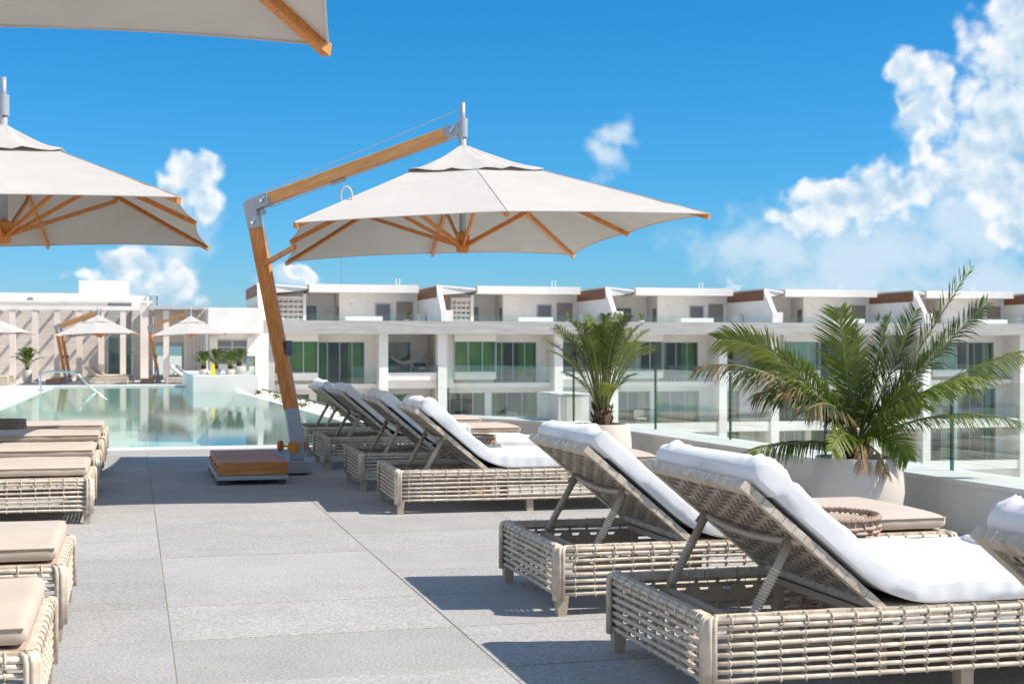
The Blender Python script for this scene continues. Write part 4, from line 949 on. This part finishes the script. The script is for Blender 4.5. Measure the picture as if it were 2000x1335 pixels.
def build_umbrella():
    L0 = Vector((0, 0, 0))
    # weight tray and teak boxes (square to the paving)
    up_('weight_tray', MB().box(-0.83, -0.19, -1.02, 0.62, 0.045, 0.085).box(-0.83, -0.81, -1.02, 0.62, 0.085, 0.10), 'grey_metal', bevel=0.004)
    for x in (-0.80, -0.24):
        for y in (-0.99, -0.2, 0.57): up_('castor', MB().tube([(x, y - 0.012, 0.026), (x, y + 0.012, 0.026)], 0.026, 12), 'dark_metal', far=False)
    ys = [-1.015, -0.615, -0.215, 0.205, 0.605]
    for i in range(4):
        y0, y1 = ys[i] + 0.006 + (0.016 if i == 2 else 0), ys[i + 1] - 0.006 - (0.016 if i == 1 else 0)
        up_('weight_box', MB().box(-0.806, -0.195, y0, y1, 0.088, 0.205), 'teak_box', bevel=0.006)
        up_('handle_hole', MB().tube([(-0.809, (y0 + y1) / 2 - 0.03, 0.15), (-0.809, (y0 + y1) / 2 + 0.03, 0.15)], 0.011, 8), 'dark_metal', far=False)
    up_('base_plate', MB().box(-0.12, 0.12, -0.16, 0.16, 0.015, 0.14).box(-0.192, -0.12, -0.10, 0.10, 0.03, 0.085), 'grey_metal', bevel=0.012)
    up_('mast_shoe', MB().bar((0.0, 0, 0.14), AD * -0.005 + Vector((0, 0, 0.30)), 0.13, 0.13, (0, 1, 0)).bar(AD * -0.003 + Vector((0, 0, 0.29)), AD * -0.062 + Vector((0, 0, 0.64)), 0.134, 0.134, (0, 1, 0)), 'grey_metal', bevel=0.006)
    sd = AD.cross(Vector((0, 0, 1)))
    for off in (-1, 1): up_('wheel_knob', MB().tube([sd * off * 0.075 + Vector((0, 0, 0.27)), sd * off * 0.105 + Vector((0, 0, 0.27))], 0.06, 20), 'teak')
    up_('wheel_knob', MB().tube([AD * -0.19 + Vector((0, 0, 0.27)), AD * -0.165 + Vector((0, 0, 0.27))], 0.055, 20).tube([AD * -0.165 + Vector((0, 0, 0.27)), AD * -0.06 + Vector((0, 0, 0.27))], 0.012, 10), 'teak')
    m0 = AD * -0.060 + Vector((0, 0, 0.63)); m1 = AD * -0.435 + Vector((0, 0, 2.40)); el = AD * -0.485 + Vector((0, 0, 2.625)); a1 = AD * -0.285 + Vector((0, 0, 2.695)); a2 = AD * 1.52 + Vector((0, 0, 3.26)); a3 = AD * 1.66 + Vector((0, 0, 3.305))
    up_('mast', MB().bar(m0, m1, 0.105, 0.125, tuple(AD)), 'teak', bevel=0.008)
    up_('elbow_bracket', MB().bar(m1 - (m1 - m0).normalized() * 0.0, el + (m1 - m0).normalized() * 0.045, 0.112, 0.128, tuple(AD)).bar(el - (a1 - el).normalized() * 0.02, a1, 0.109, 0.122, (0, 0, 1)), 'grey_metal', bevel=0.004)
    up_('boom', MB().bar(a1, a2, 0.095, 0.115, (0, 0, 1)), 'teak_x', bevel=0.008)
    up_('boom_head', MB().bar(a2, a3, 0.10, 0.12, (0, 0, 1), 0.8).tube([CX + Vector((0, 0, 3.22)), CX + Vector((0, 0, 3.40))], 0.048, 14), 'grey_metal')
    for c in (a1 - (a1 - el) * 0.35, el + (m1 - el) * 0.75, a2 + (a3 - a2) * 0.5): up_('clamp_lever', MB().bar(c + sd * 0.068, c + sd * 0.068 + Vector((0.03, 0, 0.05)), 0.012, 0.018).tube([c + sd * 0.05, c + sd * 0.075], 0.016, 10), 'steel', far=False)
    up_('hanging_pole', MB().tube([CX + Vector((0, 0, 2.16)), CX + Vector((0, 0, 3.28))], 0.036, 14).tube([CX + Vector((0, 0, 3.28)), CX + Vector((0, 0, 3.55))], 0.024, 12).lathe([(0.036, 0), (0.06, 0.0), (0.055, 0.03), (0.036, 0.04)], 16, (CX.x, CX.y, 3.10)), 'grey_metal', True)
    cb = MB(); e0 = el + Vector((0, 0, 0.07)) - AD * 0.05
    cb.tube([e0, CX + Vector((0, 0, 3.50))], 0.0042, 5); cb.tube([a1 + Vector((0, 0, -0.09)), a3 + Vector((0, 0, -0.075))], 0.0035, 5); cb.tube([e0, m0 - AD * 0.075], 0.0035, 5); cb.tube([m1 + AD * 0.085, m0 + AD * 0.07], 0.0035, 5)
    up_('rigging_cable', cb, 'cable')
    up_('pulley', MB().tube([el + AD * 0.12 + Vector((0, 0, -0.06)) - sd * 0.02, el + AD * 0.12 + Vector((0, 0, -0.06)) + sd * 0.02], 0.028, 12), 'grey_metal', far=False)
    up_('slide_block', MB().bar(AD * 0.36 + Vector((0, 0, 2.815)), AD * 0.50 + Vector((0, 0, 2.86)), 0.03, 0.03), 'grey_metal', far=False)
    cbx = m0.lerp(m1, 0.34) + AD * 0.10
    up_('crank_box', MB().box(cbx.x - 0.035, cbx.x + 0.03, cbx.y - 0.045, cbx.y + 0.045, cbx.z - 0.07, cbx.z + 0.07), 'box_blue', bevel=0.012)
    # ribs, struts, hub
    for i in range(8):
        a = rib_pt(i, 0.05); b = rib_pt(i, 1.0); ex_ = (b - a).normalized(); b2 = b - ex_ * 0.005
        p, q = cpt(a.x, a.y, a.z - 0.028), cpt(b2.x, b2.y, b2.z - 0.024)
        up_('rib', MB().bar(p, q, 0.032, 0.044, (0, 0, 1)), 'teak')
        s_ = rib_pt(i, 0.50); h = Vector((b.x, b.y, 0)).normalized() * 0.05
        up_('strut', MB().bar(cpt(h.x, h.y, 2.20), cpt(s_.x, s_.y, s_.z - 0.065), 0.024, 0.034, (0, 0, 1)), 'teak')
    up_('hub', MB().lathe([(0.035, -0.01), (0.058, 0.0), (0.064, 0.04), (0.058, 0.09), (0.070, 0.11), (0.064, 0.17), (0.04, 0.19)], 16, (CX.x, CX.y, 2.135)), 'teak')
    # tie bar from the mast to the near rib end
    e = ENDS[4]; up_('tie_bar', MB().bar(m0.lerp(m1, 0.80), cpt(e[0] + 0.05, e[1], e[2] - 0.06), 0.03, 0.045), 'teak')
    # canopy cloth
    mb = MB(); NU_, NT = 10, 14; t0 = 0.28
    for i in range(8):
        base = len(mb.v)
        for r_ in range(NT + 1):
            for u_ in range(NU_ + 1):
                u = u_ / NU_; t = t0 + (1 - t0) * r_ / NT; c = 4 * u * (1 - u)
                tt = t * (1 - 0.032 * c * ((t - t0) / (1 - t0)) ** 2)
                p = rib_pt(i, tt).lerp(rib_pt(i + 1, tt), u); z = p.z - 0.014 * c * t + 0.006 * nz(p.x * 2.5, p.y * 2.5, i) * c + 0.003 * nz(p.x * 9, p.y * 9, i + 7)
                mb.v.append(tuple(cpt(p.x, p.y, z)))
        w = NU_ + 1
        for r_ in range(NT):
            for u_ in range(NU_): a = base + r_ * w + u_; mb.f.append((a, a + 1, a + w + 1, a + w))
    up_('canopy', mb, 'canvas')
    hem = MB()
    for i in range(8):
        pts = []
        for u_ in range(11):
            u = u_ / 10; tt = 1 - 0.032 * 4 * u * (1 - u); p = rib_pt(i, tt).lerp(rib_pt(i + 1, tt), u); pts.append(cpt(p.x, p.y, p.z - 0.012 * 4 * u * (1 - u) - 0.002))
        hem.tube(pts, 0.006, 5)
    up_('hem', hem, 'canvas')
    for i in range(8):
        up_('seam', MB().tube([cpt(*(rib_pt(i, t) + Vector((0, 0, 0.003)))) for t in (0.3, 0.5, 0.75, 1.0)], 0.0042, 5), 'canvas', far=False)
    # vent cap, gathered round the pole
    vc = MB(); NA, NRr = 64, 9
    for r_ in range(NRr + 1):
        v = r_ / NRr
        for k in range(NA):
            f = k / NA * 8; i = int(f); u = f - i; t = 0.018 + 0.352 * v; p = rib_pt(i, t).lerp(rib_pt(i + 1, t), u)
            ruff = nz(k * 0.55, v * 2.2, 3.3) * 0.045 * v + 0.018 * math.sin(k / NA * math.pi * 32) * v ** 2; z = p.z + 0.020 + 0.035 * (1 - v) - 0.05 * math.sin(math.pi * v) * 0.6 + max(ruff, -0.012 * v)
            vc.v.append(tuple(cpt(p.x, p.y, z)))
    for r_ in range(NRr):
        for k in range(NA): a = r_ * NA + k; b = r_ * NA + (k + 1) % NA; vc.f.append((a, b, b + NA, a + NA))
    up_('vent_cap', vc, 'canvas', True)
    # hanging cloth loop on the canopy
    q = rib_pt(5, 0.74); lb = MB(); pts = []
    for k in range(17):
        a = 2 * math.pi * k / 16; pts.append(cpt(q.x + 0.045 * math.sin(a), q.y, q.z + 0.055 + 0.075 * math.cos(a) - 0.02))
    lb.tube(pts, 0.010, 6, False); up_('tie_loop', lb, 'canvas', True, far=False)
build_umbrella()
def umbrella(x, y, z, label, far=False):
    t = thing('cantilever_parasol', label, 'parasol', (x, y, z), 'off-white cantilever parasols with teak arms')
    for (n, me, m, st, bv, fr) in UPARTS:
        if far and not fr: continue
        o = link(n, me, m, t)
        if bv and not far: b = o.modifiers.new('bevel', 'BEVEL'); b.width = bv; b.segments = 2; b.limit_method = 'ANGLE'
        if n in ('canopy', 'vent_cap'): sm = o.modifiers.new('thick', 'SOLIDIFY'); sm.thickness = 0.003; sm.offset = 0
    return t
umbrella(1.55, 14.07, 0, 'off-white cantilever parasol with teak mast in the middle of the picture')
umbrella(-2.54, 13.83, 0, 'off-white parasol cut off by the left edge at mid height')
umbrella(-2.655, 3.40, 0, 'parasol canopy seen from below at the top left corner')
umbrella(-3.02, 69.0, -0.49, 'far parasol with orange boom in front of the pergola columns', True)
umbrella(-2.95, 71.9, -0.49, 'far parasol just behind the one in front of the pergola', True)
umbrella(1.15, 69.6, -0.49, 'far parasol by the pavilion entrance, beside the planter palms', True)
umbrella(-7.75, 67.5, -0.49, 'far parasol at the left edge of the picture, front one', True)
umbrella(-7.85, 71.0, -0.49, 'far parasol at the left edge of the picture, rear one', True)

# ------------------------------------------------------------------ potted palms
def frond(base, ctrl, tip, n, ll, seed, width=0.011, droop=0.35, bare=0.22, vee=0.45, twist=0.0):
    rr = random.Random(seed); B, Cc, T = Vector(base), Vector(ctrl), Vector(tip); mb = MB(); rm = MB()
    def P(u): return B * (1 - u) ** 2 + Cc * 2 * u * (1 - u) + T * u * u
    def D(u): return ((Cc - B) * (1 - u) + (T - Cc) * u).normalized()
    rm.tube([P(i / 14) for i in range(15)], [0.009 * (1 - 0.85 * i / 14) + 0.0012 for i in range(15)], 5)
    for i in range(n):
        u = bare + (1 - bare) * (i + 0.5) / n; p = P(u); d = D(u); sx = d.cross(Vector((0, 0, 1)))
        if sx.length < 0.05: sx = Vector((1, 0, 0))
        sx.normalize(); upv = sx.cross(d).normalized()
        if twist: q = Matrix.Rotation(twist * (0.45 + 0.55 * u), 3, d); sx = q @ sx; upv = q @ upv
        prof = math.sin(math.pi * min(1.0, 0.12 + 0.95 * (u - bare) / (1 - bare) * 0.92)) ** 0.6
        for sg in (-1, 1):
            if rr.random() < 0.04: continue
            L = ll * (0.30 + 0.70 * prof) * rr.uniform(0.85, 1.12); fw = 0.55 + 0.45 * u + rr.uniform(-0.12, 0.12)
            dr = (sx * sg * 0.85 + d * fw + upv * (vee + rr.uniform(-0.18, 0.18))).normalized()
            wv = dr.cross(upv).normalized(); wv = (wv + upv * rr.uniform(-0.5, 0.5)).normalized(); w = width * rr.uniform(0.8, 1.2); pts = []
            for k, (t, wk) in enumerate(((0, 0.55), (0.35, 1.0), (0.7, 0.72), (1.0, 0.08))):
                c = p + dr * L * t + Vector((0, 0, -1)) * droop * L * t * t; pts += [c - wv * w * wk * 0.5, c + wv * w * wk * 0.5]
            mb.add(pts, [(0, 1, 3, 2), (2, 3, 5, 4), (4, 5, 7, 6)])
    return mb, rm
def add_frond(root, args, m, kw):
    a, r_ = frond(*args, **kw); o = obj('frond', a, m, root); obj('rachis', r_, 'rachis', o, smooth=True)
Rv = Vector((math.cos(YAW), -math.sin(YAW), 0)); Fv = Vector((math.sin(YAW), math.cos(YAW), 0))
def pot(x, y, z, r, h, label, group='round off-white plant pots'):
    t = thing('plant_pot', label, 'pot', (x, y, z), group)
    prof = [(r * 0.72, 0), (r * 0.84, h * 0.10), (r * 0.96, h * 0.30), (r * 1.02, h * 0.52), (r * 1.0, h * 0.75), (r * 0.94, h * 0.95), (r * 0.92, h), (r * 0.84, h), (r * 0.83, h * 0.93), (r * 0.82, h * 0.90)]
    obj('pot_body', MB().lathe(prof, 48), 'pot', t, smooth=True).modifiers.new('split', 'EDGE_SPLIT')
    obj('soil', MB().lathe([(0.01, h * 0.93), (r * 0.6, h * 0.935), (r * 0.83, h * 0.925)][::-1], 24), 'soil', t)
    return t
def trunk(root, h, r, seed):
    rr = random.Random(seed); mb = MB(); mb.tube([(0, 0, 0), (0.005, 0, h * 0.5), (0, 0.004, h)], [r * 1.05, r * 1.1, r * 0.8], 12)
    for i in range(60):
        a = rr.uniform(0, 6.28); z = rr.uniform(0.0, h); rad = r * 1.0
        p = Vector((math.cos(a) * rad, math.sin(a) * rad, z)); mb.bar(p, p + Vector((math.cos(a) * 0.03, math.sin(a) * 0.03, rr.uniform(0.03, 0.07))), 0.022, 0.010, (math.cos(a), math.sin(a), 0), 0.4)
    obj('trunk', mb, 'trunk', root)
# large palm
PX, PY_ = 4.75, 8.80; PXL = 0.003464
pot(PX, PY_, 0, 0.305, 0.50, 'large round off-white pot by the parapet holding the spreading palm')
pm = thing('potted_palm', 'large spreading palm with long arching fronds in the right foreground', 'palm', (PX, PY_, 0.46), 'potted palms')
trunk(pm, 0.10, 0.055, 1)
def at2(px, py, dep): return Rv * ((px - 1682) * PXL) + Fv * dep + Vector((0, 0, 1.25 - (py - 675) * PXL - 0.46))
BIG = [  # tip x, tip y, depth, arch, material, leaflet length, droop
    (1362, 716, -0.15, 0.40, 'leaf_burnt', 0.20, 0.75), (1412, 662, 0.10, 0.42, 'leaf_light', 0.24, 0.30), (1655, 606, 0.15, 0.06, 'leaf_light', 0.26, 0.15),
    (1700, 640, 0.35, 0.05, 'leaf_dark', 0.22, 0.2), (1772, 618, 0.40, 0.02, 'leaf_dark', 0.20, 0.15), (1800, 606, 0.05, 0.02, 'leaf_dark', 0.22, 0.2), (1916, 520, 0.12, 0.00, 'leaf_dark', 0.20, 0.12),
    (1925, 592, -0.10, 0.03, 'leaf_dark', 0.25, 0.35), (1900, 640, 0.30, 0.06, 'leaf_dark', 0.24, 0.25), (1992, 690, -0.05, 0.22, 'leaf_light', 0.27, 0.50), (1880, 735, -0.35, 0.22, 'leaf_light', 0.25, 0.6), (1990, 822, -0.12, 0.24, 'leaf_dark', 0.15, 0.75),
    (1428, 884, -0.35, 0.12, 'leaf_dark', 0.14, 0.6), (1602, 872, -0.42, 0.20, 'leaf_light', 0.15, 0.25), (1752, 888, -0.38, 0.24, 'leaf_light', 0.16, 0.25),
    (1450, 735, 0.05, 0.38, 'leaf_light', 0.22, 0.55), (1500, 700, 0.25, 0.30, 'leaf_dark', 0.22, 0.3), (1960, 740, 0.15, 0.20, 'leaf_light', 0.24, 0.45), (1535, 772, 0.40, 0.28, 'leaf_dark', 0.20, 0.4), (1600, 720, 0.45, 0.12, 'leaf_dark', 0.20, 0.25), (1560, 800, -0.30, 0.30, 'leaf_burnt', 0.19, 0.6), (1480, 770, -0.05, 0.30, 'leaf_burnt', 0.21, 0.7), (1840, 800, 0.40, 0.24, 'leaf_dark', 0.2, 0.5), (1725, 690, -0.20, 0.05, 'leaf_dark', 0.20, 0.25), (1830, 700, 0.1, 0.08, 'leaf_dark', 0.23, 0.3), (1770, 760, -0.35, 0.12, 'leaf_light', 0.22, 0.4)]
for i, (px, py, dep, arch, m, ll, dr) in enumerate(BIG):
    rr = random.Random(i); t = at2(px, py, dep); b = Vector((rr.uniform(-0.03, 0.03), rr.uniform(-0.03, 0.03), 0.09 + rr.uniform(-0.02, 0.03)))
    c = b.lerp(t, 0.5) + Vector((0, 0, arch)) + Rv * rr.uniform(-0.03, 0.03)
    add_frond(pm, (b, c, t, 72, ll * 1.08, 100 + i), m, dict(width=0.0112, droop=dr, bare=0.14, vee=0.35 if dr < 0.5 else 0.05, twist=(rr.choice((-1, 1)) * rr.uniform(0.75, 1.25) if dr < 0.45 else rr.uniform(-0.5, 0.5))))
for i, (px, py, dep) in enumerate(((1670, 905, -0.34), (1712, 915, -0.34))):
    t = at2(px, py, dep); b = Vector((0, 0, 0.07)); add_frond(pm, (b, b.lerp(t, 0.5) + Vector((0, 0, 0.20)), t, 16, 0.10, 300 + i), 'leaf_dry', dict(width=0.010, droop=0.9, bare=0.3, vee=-0.1))
# smaller palm further back
QX, QY = 4.43, 13.32
pot(QX, QY, 0, 0.285, 0.49, 'round off-white pot in front of the masonry block')
pm = thing('potted_palm', 'smaller upright palm with a full crown, in front of the masonry block', 'palm', (QX, QY, 0.45), 'potted palms')
trunk(pm, 0.20, 0.085, 2)
rq = random.Random(21)
for i in range(30):
    a = i * 2.39996 + rq.uniform(-0.2, 0.2); k = (i + 0.5) / 30; rad = 0.12 + 0.52 * k ** 0.8 * rq.uniform(0.8, 1.1); hgt = 1.10 - 0.42 * k ** 1.6 + rq.uniform(-0.08, 0.06)
    if i > 26: hgt = rq.uniform(0.42, 0.58); rad = rq.uniform(0.5, 0.62)
    d = Vector((math.cos(a), math.sin(a), 0)); t = d * rad + Vector((0, 0, hgt)); b = d * 0.04 + Vector((0, 0, 0.17)); c = d * rad * 0.42 + Vector((0, 0, hgt * 0.80 + 0.06))
    add_frond(pm, (b, c, t, 46, 0.19 * rq.uniform(0.85, 1.1), 500 + i), 'leaf_dark' if i % 5 not in (1, 3) else 'leaf_light', dict(width=0.0078, droop=0.35, bare=0.34, vee=0.35, twist=rq.uniform(-0.4, 0.4)))
# far palms
def far_palm(x, y, z, h, spread, label, seed, potr, poth, potlabel):
    pot(x, y, z, potr, poth, potlabel); p = thing('potted_palm', label, 'palm', (x, y, z + poth * 0.9), 'potted palms'); rr = random.Random(seed)
    trunk(p, 0.10, 0.05, seed)
    for i in range(16):
        a = i * 2.39996; k = (i + 0.5) / 16; d = Vector((math.cos(a), math.sin(a), 0)); rad = spread * (0.2 + 0.8 * k) * rr.uniform(0.8, 1.1); hg = h * (1.0 - 0.55 * k ** 1.5)
        add_frond(p, (d * 0.03 + Vector((0, 0, 0.08)), d * rad * 0.45 + Vector((0, 0, hg * 0.95)), d * rad + Vector((0, 0, hg * 0.85)), 16, h * 0.22, seed * 50 + i), 'leaf_light' if i % 3 == 0 else 'leaf_dark', dict(width=0.035 * h, droop=0.4, bare=0.3))
far_palm(-4.78, 70.5, -0.49, 1.25, 0.85, 'far potted palm between the pergola columns on the left', 61, 0.22, 0.62, 'slim white pot under the far palm by the pergola')
far_palm(2.02, 43.3, 0.40, 0.62, 0.48, 'leftmost palm of the row on the white planter platform', 62, 0.14, 0.16, 'leftmost small pot on the white planter platform')
far_palm(2.42, 44.1, 0.40, 0.70, 0.50, 'second palm from the left on the white planter platform', 63, 0.14, 0.16, 'second small pot from the left on the planter platform')
far_palm(2.78, 43.2, 0.40, 0.64, 0.50, 'third palm from the left on the white planter platform', 64, 0.14, 0.16, 'third small pot from the left on the planter platform')
far_palm(3.10, 44.0, 0.40, 0.62, 0.48, 'rightmost palm of the row on the white planter platform', 65, 0.20, 0.24, 'larger pale pot at the right end of the planter platform')
t = thing('floor_sign', 'small yellow folding floor sign among the planter palms', 'sign', (2.25, 42.6, 0.40))
for sg in (-1, 1): obj('sign_leaf', MB().add([(-0.07, sg * 0.07, 0), (0.07, sg * 0.07, 0), (0.045, sg * 0.008, 0.32), (-0.045, sg * 0.008, 0.32), (-0.07, sg * 0.085, 0), (0.07, sg * 0.085, 0), (0.045, sg * 0.02, 0.32), (-0.045, sg * 0.02, 0.32)], [(0, 1, 2, 3), (4, 5, 6, 7), (0, 1, 5, 4), (1, 2, 6, 5), (2, 3, 7, 6), (3, 0, 4, 7)]), 'yellow', t)
# low plants along the pebble strip
rw = random.Random(77); LABS = ['nearest the loungers', 'second nearest the loungers', 'third from the loungers', 'fourth from the loungers', 'fifth from the loungers', 'beside the teak mast', 'left of the teak mast', 'at the far end of the strip', 'last before the planter']
for i, y in enumerate((20.5, 22.5, 24.2, 26.3, 28.5, 31.0, 33.5, 36.5, 39.5)):
    p = thing('strip_plant', 'small green plant in the pebble strip, ' + LABS[i], 'plant', (edge_x(y) + rw.uniform(0.15, 0.5), y, WZ - 0.11), 'small plants in the pebble strip')
    mb = MB()
    for j in range(46):
        a = rw.uniform(0, 6.28); d = Vector((math.cos(a), math.sin(a), 0)); h = rw.uniform(0.08, 0.30); b = d * rw.uniform(0, 0.10) + Vector((0, 0, h * 0.5)); tip = b + d * rw.uniform(0.05, 0.12) + Vector((0, 0, rw.uniform(0.02, 0.10))); s_ = d.cross(Vector((0, 0, 1))) * 0.022
        m_ = b.lerp(tip, 0.5); mb.add([b, m_ + s_, tip, m_ - s_], [(0, 1, 2, 3)])
    obj('foliage', mb, 'leaf_light' if i % 2 else 'leaf_dark', p); obj('stem', MB().tube([(0, 0, 0), (0.01, 0, 0.2)], 0.008, 5), 'trunk', p)
# pool handrail
hr = thing('pool_handrail', 'curved stainless steel handrail dipping into the pool', 'handrail', (-2.5, 42.0, 0))
pts = [(0, 0, 0), (0, 0, 0.36), (0.04, 0, 0.45), (0.16, 0, 0.51), (0.5, 0, 0.53), (0.85, 0, 0.51), (1.05, 0, 0.41), (1.2, 0, 0.23), (1.4, 0, 0.03), (1.62, 0, -0.14), (1.8, 0, -0.30)]
sm_ = []
for i in range(len(pts) - 1):
    p0, p1, p2, p3 = (Vector(pts[max(i - 1, 0)]), Vector(pts[i]), Vector(pts[i + 1]), Vector(pts[min(i + 2, len(pts) - 1)]))
    for k in range(5):
        t = k / 5; sm_.append(0.5 * ((2 * p1) + (p2 - p0) * t + (2 * p0 - 5 * p1 + 4 * p2 - p3) * t * t + (3 * p1 - p0 - 3 * p2 + p3) * t ** 3))
obj('rail', MB().tube(sm_ + [Vector(pts[-1])], 0.026, 12), 'steel', hr, smooth=True); obj('flange', MB().lathe([(0.09, 0), (0.09, 0.02), (0.04, 0.04)], 20), 'steel', hr)

# ------------------------------------------------------------------ small things on the apartment terraces
def terrace_chair(x, y, z, m, label):
    t = thing('terrace_chair', label, 'chair', (x, y, z), 'chairs on the apartment terraces')
    obj('seat', MB().box(-0.3, 0.3, -0.3, 0.3, 0.28, 0.38), m, t, bevel=0.03); obj('backrest', MB().box(-0.3, 0.3, 0.24, 0.32, 0.38, 0.85), m, t, bevel=0.03)
    for sx in (-1, 1):
        for sy in (-1, 1): obj('leg', MB().box(sx * 0.26 - 0.02, sx * 0.26 + 0.02, sy * 0.26 - 0.02, sy * 0.26 + 0.02, 0, 0.28), 'dark_metal', t)
for k, dx, li, m, lab in ((1, 4.4, 1, 'panel_taupe', 'taupe chair on the lower terrace behind the wicker side table'), (1, 1.6, 1, 'dark_metal', 'dark chair on the lower terrace left of the smaller palm'), (2, 4.2, 0, 'dark_metal', 'dark chair on the balcony right of the smaller palm'), (2, 2.0, 1, 'wicker', 'pale chair on the lower terrace right of the smaller palm'), (3, 4.5, 1, 'panel_taupe', 'taupe chair on the lower terrace behind the large palm'), (4, 2.2, 1, 'dark_metal', 'dark chair on the lower terrace at the right edge')):
    terrace_chair(X0 + PITCH * k + dx, 79.5, LEV[li][1], m, lab)
def terrace_plant(x, y, z, h, seed, label):
    t = thing('terrace_plant', label, 'plant', (x, y, z), 'potted plants on the roof terraces'); rr = random.Random(seed)
    obj('pot_body', MB().lathe([(0.13, 0), (0.18, 0.3), (0.16, 0.3)], 14), 'pot', t); mb = MB()
    for i in range(26):
        a = rr.uniform(0, 6.28); d = Vector((math.cos(a), math.sin(a), 0)); e = rr.uniform(0.25, 1.2); tip = d * h * 0.5 * math.cos(e) + Vector((0, 0, 0.3 + h * math.sin(e))); w = d.cross(Vector((0, 0, 1))) * 0.03; mid = Vector((0, 0, 0.3)).lerp(tip, 0.5)
        mb.add([Vector((0, 0, 0.28)), mid + w, tip, mid - w], [(0, 1, 2, 3)])
    obj('foliage', mb, 'leaf_dark' if seed % 2 else 'leaf_light', t)
for k, dx, lab in ((1, -1.2, 'spiky potted plant on the roof terrace right of the parasol hub'), (2, -1.4, 'spiky potted plant on the roof terrace above the smaller palm'), (2, 3.2, 'spiky potted plant on the roof terrace right of the smaller palm'), (4, -1.0, 'spiky potted plant on the roof terrace behind the large palm')):
    terrace_plant(X0 + PITCH * k + dx, 82.6, 2.5, 0.7, k * 7 + int(dx * 3), lab)
